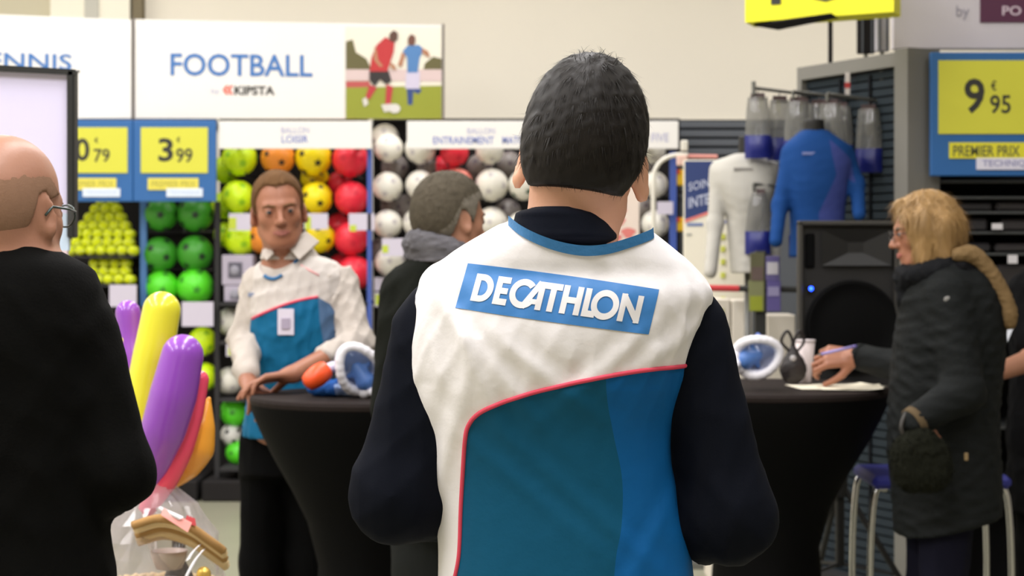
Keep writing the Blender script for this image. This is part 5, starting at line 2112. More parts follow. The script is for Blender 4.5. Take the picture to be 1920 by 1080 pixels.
def drop(bvh, x, z, y0=0.0, sgn=1, lift=.0):
    h = bvh.ray_cast(Vector((x, y0, z)), Vector((0, sgn, 0)))
    return None if h[0] is None else np.array([x, h[0].y - sgn * lift, z])


# ---- the man in the middle, seen from behind
YM = 2.5
rowsM = [(404, 1000, 1170, .078, .0), (418, 945, 1200, .090, -.003), (435, 912, 1222, .102, -.005), (480, 838, 1278, .112, -.002), (510, 798, 1310, .113, 0), (545, 783, 1332, .122, -.005),
         (600, 775, 1316, .128, -.01), (700, 771, 1284, .128, -.01), (800, 786, 1258, .120, 0), (900, 811, 1264, .114, .0), (1000, 822, 1288, .118, 0), (1090, 822, 1300, .122, 0),
         (1300, 815, 1302, .126, 0), (1420, 828, 1292, .12, 0)]
LM = knots(YM, rowsM)
hM = Head(P(1094, 303, 2.53), yaw=-7, pitch=-6, roll=7, sc=1.02, ear=28, jaw=.76)
shL, elL, wrL = P(806, 622, 2.50), P(750, 926, 2.49), P(872, 958, 2.72)
shR, elR, wrR = P(1300, 614, 2.50), P(1362, 966, 2.49), P(1235, 985, 2.73)
mx = P(1060, 0, YM)[0]
lgM = legs_at(mx, 2.5)
root, body = figure('person', 'person with short dark hair seen from behind, white and blue vest over navy shirt', (mx, 2.5), LM[3:] + [(.80, mx, 2.5, .165, .11)], hM, P(1068, 446, 2.5),
                    [((shL, elL, wrL), (.040, .038, .028)), ((shR, elR, wrR), (.040, .038, .028))], lgM,
                    [dict(wrist=wrL, d=(.75, .55, .1), n=(.5, -.7, -.3), side=1), dict(wrist=wrR, d=(-.75, .55, .1), n=(-.5, -.7, -.3), side=-1)], SKIN, h=.0058, neck_r=.055, body_in=-.024)
hM.features(root, brow=(40, 32, 26))
HAIR_D = mat('hair_dark_brown', (24, 20, 16), .55, spec=.22)
zminM = ([-.15, -.06, -.042, -.026, -.014, .002, .018, .030, .05, .07, .12], [-.050, -.050, -.048, -.022, .016, .022, .004, -.004, .04, .072, .09])
V, Q = hM.short_hair(.013, zminM, lump=.0020, seed=11, top=.016, h=.0042, sf=.6)
crown = hM.w(.005, -.055, .125)


def flowM(p):
    d = p - crown
    d /= np.linalg.norm(d, axis=1)[:, None] + 1e-6
    d[:, 2] -= .55
    return d


S1 = strands(V, Q, flowM, 14000, .024, .0006, .0006, 3, .13, zkeep=lambda p: hM.loc(p)[:, 2] > -.012)
S2 = strands(V, Q, lambda p: (p - crown) * 8 + np.array([.25, 0, .5]), 3000, .018, .0005, .010, 4, .7, zkeep=lambda p: np.linalg.norm(p - crown, axis=1) < .035)
S3 = strands(V, Q, lambda p: np.tile(np.array([.1, 0, -1.0]), (len(p), 1)), 5000, .011, .0006, .0006, 6, .18, zkeep=lambda p: hM.loc(p)[:, 2] < -.02)
V2, Q2 = merge((V, Q), S1, S2, S3)
link_mesh('hair', V2, Q2, HAIR_D, root, True)
# navy shirt
S = Sdf()
S.loft(LM[3:], -.011, k=.03, zlo=.96)
S.cap(P(1040, 510, 2.5), P(1100, 510, 2.5), .06, .06, .03)
limb(S, shL, elL, wrL, (.053, .0635, .043), .03)
limb(S, shR, elR, wrR, (.048, .063, .043), .03)
wk = wrinkle(21, .0045, .15, (1, 1, .7))
S.disp(lambda p: wk(p) * np.clip(np.abs(p[:, 0] - mx) / .12 - .6, 0, 1))
add_smooth('shirt', S, .006, NAVY_CLOTH, root)
CL = Sdf()
CL.loft(knots(2.5, [(389, 1000, 1080, .062, -.008), (396, 974, 1112, .070, -.009), (411, 964, 1136, .074, -.009), (430, 957, 1149, .078, -.009), (446, 953, 1156, .080, -.009), (449, 955, 1154, .078, -.009), (454, 961, 1148, .072, -.008), (490, 950, 1176, .080, 0)]), 0, n=2.1, k=0)
CL.loft(knots(2.5, [(380, 1004, 1120, .052, .0), (400, 996, 1126, .056, .0), (425, 990, 1136, .060, -.002)]), 0, n=2.1, k=.004, op='s')
add_smooth('shirt_collar', CL, .0035, NAVY_CLOTH, root)
# vest
nl = smooth_line([(950, 404), (956, 411), (975, 427), (1010, 445), (1050, 458), (1090, 464), (1130, 461), (1170, 450), (1212, 435), (1222, 428)], 6)
nlw = np.array([P(x, y, YM)[[0, 2]] for x, y in nl])
VS = Sdf()
VS.loft(LM, .001, k=.02, zlo=.90)
wk2 = wrinkle(33, .0024, .10, (1.0, 1, .55))
zl = P(0, 640, YM)[2]
xl = P(1040, 0, YM)[0]


def vest_folds(p):
    x, z = p[:, 0] - xl, p[:, 2] - zl
    f = wk2(p) * np.clip(.35 + 1.2 * np.exp(-(z / .10) ** 2), 0, 1.4) * np.clip((1.58 - p[:, 2]) / .1, .1, 1)
    f = f * np.where(p[:, 2] < 1.38, .5, 1)
    for cx, cz, an, ln, am in ((-.09, -.02, -50, .10, .004), (-.02, -.035, -38, .09, .004), (.06, -.03, 40, .08, .0035), (.12, -.02, 35, .07, .003), (-.12, .0, -65, .12, .0045), (-.06, -.17, -40, .15, .002), (.05, -.22, -42, .16, .0018), (.02, .165, -52, .10, .004), (-.15, -.16, 75, .14, .004), (.10, -.30, 60, .14, .0018)):
        ca, sa = math.cos(math.radians(an)), math.sin(math.radians(an))
        u = (x - cx) * ca + (z - cz) * sa
        v = -(x - cx) * sa + (z - cz) * ca
        f = f - am * np.exp(-(u / ln) ** 2) * np.exp(-(v / .011) ** 2) + am * .7 * np.exp(-(u / ln) ** 2) * np.exp(-((v - .02) / .014) ** 2)
    return f


VS.disp(vest_folds)


def neck_cut(p):
    zz = np.interp(p[:, 0], nlw[:, 0], nlw[:, 1])
    zz = zz + 3 * np.maximum(0, nlw[0, 0] - p[:, 0]) + 3 * np.maximum(0, p[:, 0] - nlw[-1, 0])
    return (p[:, 2] - zz + np.clip((p[:, 1] - YM) * .8, 0, .08)) * .8


VS.clip(neck_cut)
V, Q = polygonize(VS, .0045)
T = tris(Q)
vb = bvh_of(V, T)
crv = smooth_line([(1330, 676), (1282, 681), (1200, 684), (1100, 699), (1000, 722), (935, 744), (899, 763), (881, 786), (875, 815), (871, 870), (867, 940), (865, 1000), (862, 1035), (853, 1080), (845, 1130), (838, 1250), (836, 1420)], 8)
cw = np.array([P(x, y, YM)[[0, 2]] for x, y in crv])
poly = np.concatenate([cw, np.array([P(836, 1600, YM)[[0, 2]], P(1600, 1600, YM)[[0, 2]], P(1600, 676, YM)[[0, 2]]])])
g = poly_side(V[:, [0, 2]], poly)
gs = np.maximum(P(0, 880, YM)[2] * -1 + V[:, 2], YM - .005 - V[:, 1])        # blue side and front below the arms
gs = np.maximum(gs, V[:, 0] - mx)
g = np.minimum(g, gs)
(vB, tB), (vW, tW) = split(V, T, g)
VEST_W = mat('vest_white_cloth', (238, 235, 236), .65, spec=.15, bump=.12, bscale=45, vary=.02, vscale=6)
VEST_T = mat('vest_teal_cloth', (12, 84, 118), .6, spec=.15, bump=.12, bscale=45, vary=.05, vscale=5)
VEST_B = mat('vest_blue_cloth', (12, 92, 156), .6, spec=.15, bump=.12, bscale=45, vary=.05, vscale=5)
VEST_P = mat('vest_pink_piping', (226, 70, 96), .6)
VEST_N = mat('vest_neck_blue', (36, 104, 154), .65, bump=.1, bscale=120)
vest = link_mesh('vest', vW, tW, VEST_W, root, True)
sp = smooth_line([(1125, 600), (1128, 720), (1142, 800), (1158, 880), (1157, 960), (1144, 1040), (1138, 1200), (1136, 1600)], 6)
sp = np.concatenate([np.array([P(x, y, YM)[[0, 2]] for x, y in sp]), np.array([P(1700, 1600, YM)[[0, 2]], P(1700, 600, YM)[[0, 2]]])])
g2 = poly_side(vB[:, [0, 2]], sp)
(v1, t1), (v2, t2) = split(vB, tB, g2)
link_mesh('blue_side_panel', v1, t1, VEST_B, vest, True)
link_mesh('teal_panel', v2, t2, VEST_T, vest, True)
pts = [drop(vb, x, z, lift=.0005) for x, z in cw]
pts = [p for p in pts if p is not None]
MB().tube(pts, .0030, 8).build('pink_piping', VEST_P, vest, True)
# neck trim
V, F = [], []
for x, z in nlw[4:-2]:
    q = drop(vb, x, z - .007)
    if q is None:
        continue
    q2 = drop(vb, x, z - .0125)
    y2 = q[1] if q2 is None else q2[1]
    V += [(x, q[1] - .0025, z + .002), (x, min(y2, q[1]) - .0025, z - .0115), (x, y2 + .004, z - .0115), (x, q[1] + .008, z + .002)]
n = len(V) // 4
for i in range(n - 1):
    a, b = 4 * i, 4 * i + 4
    for k in range(4):
        F.append((a + k, a + (k + 1) % 4, b + (k + 1) % 4, b + k))
F += [(3, 2, 1, 0), (4 * n - 4, 4 * n - 3, 4 * n - 2, 4 * n - 1)]
link_mesh('neck_trim', V, F, VEST_N, vest)
# printed patch with lettering
BLp, BRp, TLp = np.array([858., 573.]), np.array([1204., 620.]), np.array([880., 493.])
TRp = np.array([1224., 540.])


def patch(u, v):
    p = BLp * (1 - u) * (1 - v) + BRp * u * (1 - v) + TLp * (1 - u) * v + TRp * u * v
    p = p + np.array([0, -3.0 * math.sin(math.pi * u) * (v - .2)])
    return P(p[0], p[1], YM)[[0, 2]]


def printed(name, quads, lift, m, parent):
    """flat print: list of (grid of uv points) draped on the vest"""
    V, F = [], []
    for grid in quads:
        b = len(V)
        nj, ni = len(grid), len(grid[0])
        for row in grid:
            for u, v in row:
                x, z = patch(u, v)
                q = drop(vb, x, z, lift=lift)
                V.append(q if q is not None else np.array([x, 2.4, z]))
        for j in range(nj - 1):
            for i in range(ni - 1):
                F.append((b + j * ni + i, b + j * ni + i + 1, b + (j + 1) * ni + i + 1, b + (j + 1) * ni + i))
    return link_mesh(name, V, F, m, parent, True)


gu, gv = np.linspace(0, 1, 70), np.linspace(0, 1, 22)
pat = printed('printed_patch', [[[(u, v) for u in gu] for v in gv]], .0010, mat('patch_blue', (58, 128, 198), .5, bump=.06, bscale=60), vest)
U0, V0, KX, KV = .064, .205, 48.0 / 349.0, .60
TH = .225


def bar(x0, y0, x1, y1, th, n=8):
    d = np.array([x1 - x0, y1 - y0])
    L_ = np.linalg.norm(d)
    nrm = np.array([-d[1], d[0]]) / L_ * th / 2
    return [[(x0 + d[0] * t + s_ * nrm[0], y0 + d[1] * t + s_ * nrm[1]) for t in np.linspace(0, 1, n)] for s_ in (-1, -.33, .33, 1)]


def arc(cx, cy, rx, ry, a0, a1, th, n=28):
    return [[(cx + (rx - th / 2 + s_ * th / 2) * math.cos(a), cy + (ry - th / 2 + s_ * th / 2) * math.sin(a)) for a in np.radians(np.linspace(a0, a1, n))] for s_ in (-1, 0, 1)]


T2 = TH / 2
let = {
    'D': [bar(.0 + T2, 0, T2, 1, TH), bar(T2, 1 - T2, .34, 1 - T2, TH), bar(T2, T2, .34, T2, TH), arc(.30, .5, .46, .5, -90, 90, TH)],
    'E': [bar(.84 + T2, 0, .84 + T2, 1, TH), bar(.9, 1 - T2, 1.36, 1 - T2, TH), bar(.9, .5, 1.32, .5, TH * .95), bar(.9, T2, 1.36, T2, TH)],
    'C': [arc(1.92, .5, .52, .52, 42, 322, TH)],
    'A': [bar(1.98, .03, 2.52, .97, TH * .95), bar(2.58, 0, 2.58, 1, TH), bar(2.25, .27, 2.6, .27, TH * .8)],
    'T': [bar(2.58, 1 - T2, 3.36, 1 - T2, TH), bar(3.03, 0, 3.03, 1, TH)],
    'H': [bar(3.40 + T2, 0, 3.40 + T2, 1, TH), bar(4.04, 0, 4.04, 1, TH), bar(3.5, .5, 4.0, .5, TH * .95)],
    'L': [bar(4.24 + T2, 0, 4.24 + T2, 1, TH), bar(4.3, T2, 4.74, T2, TH)],
    'O': [arc(5.06, .5, .53, .53, 0, 360, TH, 44)],
    'N': [bar(5.62 + T2, 0, 5.62 + T2, 1, TH), bar(6.36, 0, 6.36, 1, TH), bar(5.70, .95, 6.40, .05, TH)],
}
for ch, grids in let.items():
    printed('letter', [[[(U0 + x * KX * .975, V0 + y * KV) for x, y in row] for row in gq] for gq in grids], .0019, mat('patch_white', (238, 236, 238), .55), pat)
trousers(root, knots(YM, [(1290, 846, 1274, .100, 0), (1400, 846, 1274, .102, 0)]) + [(.80, mx, 2.5, .155, .105)], lgM, DARK_DENIM, 1.0)
shoes(root, [l[2] for l in lgM], (0, 1), SHOE)

# ---- bald man in a black suit at the left edge
YA = 3.0
LA = knots(YA, [(440, -55, 72, .07, 0), (470, -108, 112, .09, 0), (495, -158, 158, .11, 0), (530, -192, 182, .125, 0), (600, -212, 200, .135, 0), (700, -222, 204, .138, 0), (850, -218, 194, .138, 0), (1000, -222, 204, .14, 0), (1080, -225, 217, .145, 0), (1260, -228, 224, .145, 0)])
hA = Head(P(16, 392, 3.0), yaw=-22, pitch=-4, roll=0, sc=1.02)
axm = P(-4, 0, YA)[0]
aL = (P(-178, 632, 3.0), P(-236, 890, 2.98), P(-120, 925, 3.22))
aR = (P(170, 632, 3.0), P(221, 886, 2.98), P(196, 926, 3.22))
lgA = legs_at(axm, YA)
root, body = figure('person', 'bald person in a black suit and glasses, seen from behind beside the balloons', (axm, YA), LA + [(.80, axm, 3.0, .16, .11)], hA, P(14, 476, 3.0),
                    [(aL, (.045, .04, .028)), (aR, (.042, .04, .028))], lgA,
                    [dict(wrist=aL[2], d=(.7, .6, .1), n=(.2, -.5, -.8), side=1), dict(wrist=aR[2], d=(-.8, .5, .2), n=(-.3, -.6, -.6), side=-1)], SKIN_PINK, h=.0062, neck_r=.060, body_in=-.02)
hA.features(root, brow=(120, 104, 92))
V, Q = hA.short_hair(.0032, ([-.15, -.05, -.04, -.028, -.014, .0, .018, .12], [-.082, -.082, -.076, -.05, .018, .026, .014, .05]), h=.0042)
q = hA.loc(V)
(v1, t1), (v2, t2) = split(V, tris(Q), q[:, 2] - np.interp(q[:, 1], [-.12, -.06, 0, .03], [.030, .045, .052, .03]) + wrinkle(5, .004, .03)(V))
st_ = strands(v1, t1, lambda p: np.tile(np.array([0, 0, -1.0]), (len(p), 1)), 2600, .012, .0006, .0015, 9, .3)
link_mesh('hair_fringe', v1, t1, mat('hair_grey_stubble', (146, 114, 93), .8, vary=.10, vscale=90, bump=.1, bscale=300), root, True)
m = MB()
for x in (-1, 1):
    pts = [hA.w(x * .034 + .025 * math.cos(t), .108 - .012 * abs(math.cos(t)) * (1 if math.cos(t) * x > 0 else 0), -.002 + .018 * math.sin(t)) for t in np.linspace(0, 2 * math.pi, 19)]
    m.tube(pts, .0018, 6, caps=False)
    m.tube([hA.w(x * .059, .097, .004), hA.w(x * .078, .05, .004), hA.w(x * .084, .0, .003), hA.w(x * .085, -.018, -.012)], .0022, 6)
m.tube([hA.w(-.010, .110, .002), hA.w(0, .113, .005), hA.w(.010, .110, .002)], .0016, 6)
gl = m.build('glasses', mat('glasses_frame', (52, 70, 66), .3), root, True)
for x in (-1, 1):
    mb = MB()
    mb.mesh([hA.w(x * .034 + .024 * math.cos(t), .1055 - .010 * abs(math.cos(t)) * (1 if math.cos(t) * x > 0 else 0), -.002 + .017 * math.sin(t)) for t in np.linspace(0, 2 * math.pi, 18, endpoint=False)], [tuple(range(18))])
    mb.build('lens', clear_mat('glasses_lens', (200, 215, 215), .15), gl)
S = Sdf()
S.loft(LA, .0, k=.04)
limb(S, aL[0], aL[1], aL[2], (.052, .058, .044), .04)
limb(S, aR[0], aR[1], aR[2], (.048, .058, .046), .03)
S.disp(wrinkle(41, .0045, .17, (1, 1, .7)))
S.clip(lambda p: .90 - p[:, 2])
add_smooth('suit_jacket', S, .008, BLACK_CLOTH, root)
S = Sdf()
S.loft(knots(YA, [(436, -34, 62, .062, .0), (446, -44, 76, .068, 0), (462, -56, 94, .076, 0), (486, -80, 118, .088, 0)]), 0, k=.01)
add_smooth('jacket_collar', S, .006, BLACK_CLOTH, root)
for w3 in (aL, aR):
    d = w3[2] - w3[1]
    d /= np.linalg.norm(d)
    MB().tube([w3[2] - d * .01, w3[2] + d * .045], .034, 14).build('shirt_cuff', mat('shirt_cuff_white', (230, 228, 224), .7), root, True)
trousers(root, knots(YA, [(1230, -210, 205, .12, 0), (1300, -210, 205, .125, 0)]) + [(.80, axm, 3.0, .155, .11)], lgA, BLACK_CLOTH, .98)
shoes(root, [l[2] for l in lgA], (0, 1), SHOE)

# ---- grey-haired man between the tables
YG = 5.2
LG_ = knots(YG, [(458, 805, 898, .08, 0), (482, 766, 930, .105, 0), (520, 738, 958, .13, 0), (580, 722, 972, .145, 0), (680, 716, 980, .15, 0), (800, 715, 984, .15, 0), (950, 722, 980, .145, 0), (1010, 726, 976, .14, 0)])
hG = Head(P(846, 411, 5.2), yaw=-52, pitch=-4, roll=-3, sc=1.02)
gx = P(848, 0, YG)[0]
gL = (P(750, 545, 5.2), P(738, 760, 5.16), P(790, 830, 5.38))
gR = (P(948, 545, 5.2), P(965, 760, 5.2), P(905, 790, 5.42))
lgG = legs_at(gx, YG, .085)
root, body = figure('person', 'grey-haired person in dark jacket and grey scarf facing away toward the tables', (gx, YG), LG_ + [(.80, gx, YG, .15, .11)], hG, P(842, 480, 5.2),
                    [(gL, (.045, .04, .028)), (gR, (.045, .04, .028))], lgG,
                    [dict(wrist=gL[2], d=(.4, .8, -.2), n=(.3, 0, -1), side=1), dict(wrist=gR[2], d=(-.4, .8, -.2), n=(-.3, 0, -1), side=-1)], SKIN_PINK, h=.0065, body_in=-.025)
hG.features(root, brow=(110, 104, 98))
V, Q = hG.short_hair(.0115, ([-.15, -.05, -.04, -.028, -.014, .0, .018, .035, .05, .12], [-.078, -.078, -.070, -.04, .018, .024, .004, -.012, .05, .08]), lump=.001, seed=5, top=.006, h=.0045)
q = hG.loc(V)
(v1, t1), (v2, t2) = split(V, tris(Q), q[:, 2] - np.interp(q[:, 1], [-.12, -.06, -.02, .06], [-.09, -.02, .052, .085]) + wrinkle(6, .006, .04)(V))
fd = lambda p: np.tile(np.array([0, 0, -1.0]), (len(p), 1))
link_mesh('hair_grey_sides', *merge((v1, t1), strands(v1, t1, fd, 2200, .014, .0008, .004, 12, .4)), mat('hair_light_grey', (126, 119, 108), .7, vary=.2, vscale=70), root, True)
link_mesh('hair_top', *merge((v2, t2), strands(v2, t2, fd, 3500, .016, .0009, .005, 13, .5)), mat('hair_grey_brown', (86, 79, 67), .7, vary=.3, vscale=60), root, True)
S = Sdf()
S.loft(LG_, 0, k=.04)
limb(S, gL[0], gL[1], gL[2], (.056, .056, .046), .04)
limb(S, gR[0], gR[1], gR[2], (.056, .056, .046), .04)
S.disp(wrinkle(51, .006, .16, (1, 1, .8)))
zb = P(0, 985, YG)[2]
S.clip(lambda p: zb - p[:, 2])
add_smooth('jacket', S, .009, mat('dark_olive_jacket', (22, 24, 20), .85, bump=.2, bscale=150), root)
S = Sdf()
cc = P(838, 468, 5.2)
n = 18
ring = [cc + np.array([.092 * math.cos(a), .095 * math.sin(a), .016 * math.cos(a * 1) * -1 + .012 * math.sin(2 * a)]) for a in np.linspace(0, 2 * math.pi, n + 1)]
for i in range(n):
    S.cap(ring[i], ring[i + 1], .034, .034, .01)
    S.cap(ring[i] + np.array([.01, 0, -.028]), ring[i + 1] + np.array([.01, 0, -.028]), .034, .034, .012)
S.disp(wrinkle(61, .007, .06, (.6, .6, 1.6)))
scf = mat('scarf_grey', (98, 96, 100), .9, bump=.3, bscale=120, vary=.55, vscale=28, stretch=(1, 1, 2.5))
add_smooth('scarf', S, .006, scf, root)
trousers(root, knots(YG, [(950, 752, 944, .12, 0), (1020, 750, 946, .125, 0)]) + [(.80, gx, YG, .15, .115)], lgG, GREY_JEANS, .92)
shoes(root, [l[2] for l in lgG], (0, 1), SHOE)

# ---- shop assistant leaning on the left table
YW = 6.36
LW = knots(YW, [(474, 520, 580, .06, 0), (488, 494, 622, .08, 0), (506, 475, 646, .10, 0), (540, 465, 656, .112, 0), (600, 466, 645, .118, -.01), (660, 470, 634, .112, -.01), (720, 466, 628, .108, 0), (780, 460, 622, .112, 0), (820, 458, 612, .118, 0), (900, 456, 602, .12, .02), (960, 460, 598, .115, .03)])
hW = Head(P(522, 394, 6.30), yaw=190, pitch=-3, roll=5, sc=1.10, jaw=.86, opening=.0026)
wx = P(530, 0, YW)[0]
# his right arm (image left) and left arm (image right)
wR = (P(482, 532, 6.36), P(457, 640, 6.34), P(464, 706, 6.12))
wL = (P(638, 530, 6.36), P(670, 642, 6.28), P(548, 702, 6.02))
lgW = legs_at(wx + .015, YW + .04, .08)
root, body = figure('person', 'brown-haired person in white sleeves and white and teal vest leaning on a table', (wx, YW), LW + [(.80, wx + .01, YW + .05, .125, .085)], hW, P(533, 484, 6.35),
                    [(wR, (.042, .038, .027)), (wL, (.042, .040, .029))], lgW,
                    [dict(wrist=wL[2], d=(-1, -.12, -.16), n=(-.1, -.25, -1), side=-1, curls=(.25, .3, .35, .45), thumb=.4, sc=1.05),
                     dict(wrist=wR[2] + np.array([.005, -.02, -.018]), d=(.45, -.75, -.35), n=(.2, -.3, -1), side=1, curls=(.5, .6, .65, .7), sc=1.05)], SKIN_TAN, h=.0050, neck_r=.058, body_in=-.02)
hW.features(root, iris=(44, 46, 48), brow=(112, 82, 58), lip=(158, 96, 84))
V, Q = hW.short_hair(.0065, ([-.15, -.05, -.04, -.028, -.014, .0, .018, .032, .048, .060, .085, .14], [-.078, -.078, -.06, -.03, .020, .026, .006, -.002, .045, .068, .088, .10]), lump=.0012, seed=8, top=.004, h=.0042, recede=.014, sf=.9)
cW = hW.w(0, -.05, .13)
S1 = strands(V, Q, lambda p: (p - cW) * 6 + np.array([.1, 0, -.3]), 4500, .022, .0009, .004, 14, .3)
link_mesh('hair', *merge((V, Q), S1), mat('hair_light_brown', (104, 76, 50), .75, vary=.25, vscale=50), root, True)
SHIRT_W = mat('shirt_cream_white', (190, 181, 172), .8, bump=.15, bscale=90, vary=.03, vscale=8)
S = Sdf()
S.loft(LW, -.006, k=.03, zlo=.95)
wRc = wR[1] + (wR[2] - wR[1]) * .92
wLc = wL[1] + (wL[2] - wL[1]) * .46
limb(S, wR[0], wR[1], wRc, (.058, .050, .043), .03)
limb(S, wL[0], wL[1], wLc, (.060, .056, .046), .03)
wks = wrinkle(71, .010, .15, (1, 1, .9))
S.disp(lambda p: wks(p) * np.clip(np.abs(p[:, 0] - wx) / .10 - .5, 0.1, 1))
NK = hW.w(0, -.01, -.125)
S.cap(NK + np.array([.012, -.10, -.02]), NK + np.array([.004, -.16, -.058]), .028, .004, .01, 's')
add_smooth('shirt', S, .0065, SHIRT_W, root)
# collar flaps
for pg in ([(572, 432, .0), (543, 466, -.085), (561, 486, -.105), (598, 452, -.03)], [(503, 456, -.03), (491, 474, -.055), (499, 488, -.09), (513, 474, -.09)]):
    a_, b_, c_, d_ = [P(x, y, 6.34 + dy) for x, y, dy in pg]
    th = np.array([0, .012, -.004])
    MB().hexa([b_, c_, c_ + th, b_ + th, a_, d_, d_ + th, a_ + th]).build('collar_flap', SHIRT_W, root)
S = Sdf()
S.loft(knots(6.35, [(440, 500, 574, .066, 0), (460, 496, 582, .070, 0), (485, 490, 600, .076, 0)]), .004, n=2, k=0)
S.loft(knots(6.35, [(425, 508, 566, .056, 0), (460, 506, 572, .060, 0), (500, 502, 580, .064, 0)]), 0, n=2, k=.004, op='s')
S.cap(P(535, 432, 6.27), P(524, 492, 6.25), .052, .020, .005, 's')
add_smooth('shirt_collar', S, .0045, SHIRT_W, root)
# vest
S = Sdf()
S.loft(LW, .004, k=.02, zlo=P(0, 816, YW)[2])
S.disp(wrinkle(81, .005, .10, (1, 1, .7)))
vn = smooth_line([(485, 470), (492, 498), (502, 514), (516, 520), (530, 517), (545, 503), (562, 486), (600, 448)], 5)
vnw = np.array([P(x, y, YW)[[0, 2]] for x, y in vn])


def vcut(p):
    zz = np.interp(p[:, 0], vnw[:, 0], vnw[:, 1])
    zz = zz + 3 * np.maximum(0, vnw[0, 0] - p[:, 0]) + 3 * np.maximum(0, p[:, 0] - vnw[-1, 0])
    return (p[:, 2] - zz - np.clip((p[:, 1] - YW) * 1.2 + .02, 0, .2)) * .7


S.clip(vcut)
xa, xb = P(474, 0, YW)[0], P(640, 0, YW)[0]
S.clip(lambda p: np.maximum(np.where(p[:, 2] > 1.28, xa - p[:, 0], -1), np.where(p[:, 2] > 1.28, p[:, 0] - xb, -1)))
V, Q = polygonize(S, .006)
T = tris(Q)
wb = bvh_of(V, T)
tc_ = smooth_line([(440, 612), (466, 602), (500, 586), (540, 570), (575, 560), (603, 555)], 5)
tl_ = [(603, 555), (606, 600), (612, 640), (622, 690), (640, 740), (640, 860), (430, 860)]
pl = np.array([P(x, y, YW)[[0, 2]] for x, y in list(tc_) + tl_[1:]])
(vT, tT), (vW_, tW_) = split(V, T, poly_side(V[:, [0, 2]], pl))
pl2 = np.array([P(x, y, YW)[[0, 2]] for x, y in ((603, 556), (660, 590), (680, 720), (640, 745), (622, 690), (612, 640), (606, 600))])
(vS_, tS_), (vW_, tW_) = split(vW_, tW_, poly_side(vW_[:, [0, 2]], pl2))
vest = link_mesh('vest', vW_, tW_, mat('vest_white_front', (196, 188, 181), .65, bump=.12, bscale=45), root, True)
link_mesh('teal_panel', vT, tT, mat('vest_teal_front', (16, 98, 138), .6, spec=.15, bump=.12, bscale=45, vary=.05, vscale=5), vest, True)
link_mesh('slate_side_panel', vS_, tS_, mat('vest_slate', (70, 100, 136), .6), vest, True)
for nm, line, rr, m_ in (('pink_piping', tc_, .0045, VEST_P), ('pink_stripe', [(570, 497), (586, 506), (604, 516)], .0035, mat('pale_pink_stripe', (238, 168, 168), .6)), ('neck_trim', [v_ for v_ in vn if v_[0] > 556], .0050, VEST_N), ('neck_trim', [v_ for v_ in vn if 501 < v_[0] < 536], .0065, VEST_N)):
    pts = []
    for x, y in line:
        w3 = P(x, y, YW)
        q = drop(wb, w3[0], w3[2] - (.004 if nm == 'neck_trim' else 0), y0=5.5)
        if q is not None:
            pts.append(q)
    if len(pts) > 2:
        MB().tube(pts, rr, 7).build(nm, m_, vest, True)
for nm, cx, cy, w_, h_, m_ in (('name_badge', 545, 601, 15, 24, mat('badge_white', (218, 212, 226), .4)), ('chest_emblem', 477, 552, 6, 4, mat('emblem_blue', (130, 140, 165), .6)), ('badge_print', 545, 604, 8, 10, mat('badge_print', (170, 160, 180), .5))):
    p = P(cx, cy, YW)
    q = drop(wb, p[0], p[2], y0=5.5)
    if q is None:
        continue
    s_ = YW / F_PX
    off = .012 if nm == 'badge_print' else .008 if nm == 'name_badge' else .003
    MB().box((p[0] - w_ * s_, q[1] - off, p[2] - h_ * s_), (p[0] + w_ * s_, q[1] - off + .004, p[2] + h_ * s_), .001).build(nm, m_, vest)
trousers(root, knots(YW, [(800, 462, 604, .11, .02), (850, 458, 600, .115, .03)]) + [(.80, wx + .01, YW + .03, .145, .125)], lgW, DARK_DENIM, 1.06, r=(.088, .084, .083))
shoes(root, [l[2] for l in lgW], (0, -1), SHOE)

# ---- blonde woman at the right table, in profile
YF = 5.85
LF = knots(YF, [(472, 1742, 1822, .085, 0), (498, 1716, 1856, .135, 0), (540, 1692, 1874, .18, 0), (600, 1684, 1882, .20, 0), (680, 1674, 1878, .20, 0), (760, 1668, 1870, .195, 0), (850, 1666, 1872, .195, 0), (920, 1674, 1875, .20, 0), (1010, 1680, 1874, .205, 0)])
hF = Head(P(1734, 432, 5.85), yaw=86, pitch=-8, roll=0, sc=1.0, jaw=.9)
fx = P(1778, 0, YF)[0]
fL = (P(1778, 552, 5.70), P(1806, 735, 5.62), P(1718, 790, 5.56))
fR = (P(1762, 556, 6.00), P(1712, 692, 6.10), P(1606, 670, 6.27))
lgF = legs_at(fx - .02, YF, .085, yaw=90)
root, body = figure('person', 'blonde person in profile in a dark hooded coat, writing at the right table', (fx, YF), LF + [(.80, fx, YF, .12, .16)], hF, P(1762, 500, 5.85),
                    [(fL, (.042, .036, .025)), (fR, (.042, .036, .024))], lgF,
                    [dict(wrist=fR[2], d=(-1, .06, .02), n=(-.15, .80, -.55), side=1, curls=(.75, .85, .9, .95), thumb=.5, sc=1.12),
                     dict(wrist=fL[2], d=(.12, -.15, -1), n=(.3, .9, 0), side=1, sc=.85, curls=(.8, .8, .8, .8), spread=.7)], SKIN_TAN, h=.0050, neck_r=.05, body_in=-.035)
hF.features(root, brow=(120, 92, 60), lip=(170, 96, 90))
S = Sdf()
hF.ell(S, (0, -.012, .032), (.088, .108, .098), .01)
hF.ell(S, (0, -.055, -.01), (.080, .068, .085), .03)
for x in (-1, 1):
    hF.cap(S, (x * .072, .010, .04), (x * .076, .022, -.118), .030, .018, .03)
    hF.cap(S, (x * .070, -.045, .01), (x * .072, -.040, -.115), .038, .026, .03)
    hF.cap(S, (x * .066, .046, .045), (x * .070, .046, -.085), .017, .010, .02)
    hF.cap(S, (x * .02, .066, .088), (x * .062, .052, .045), .020, .016, .02)
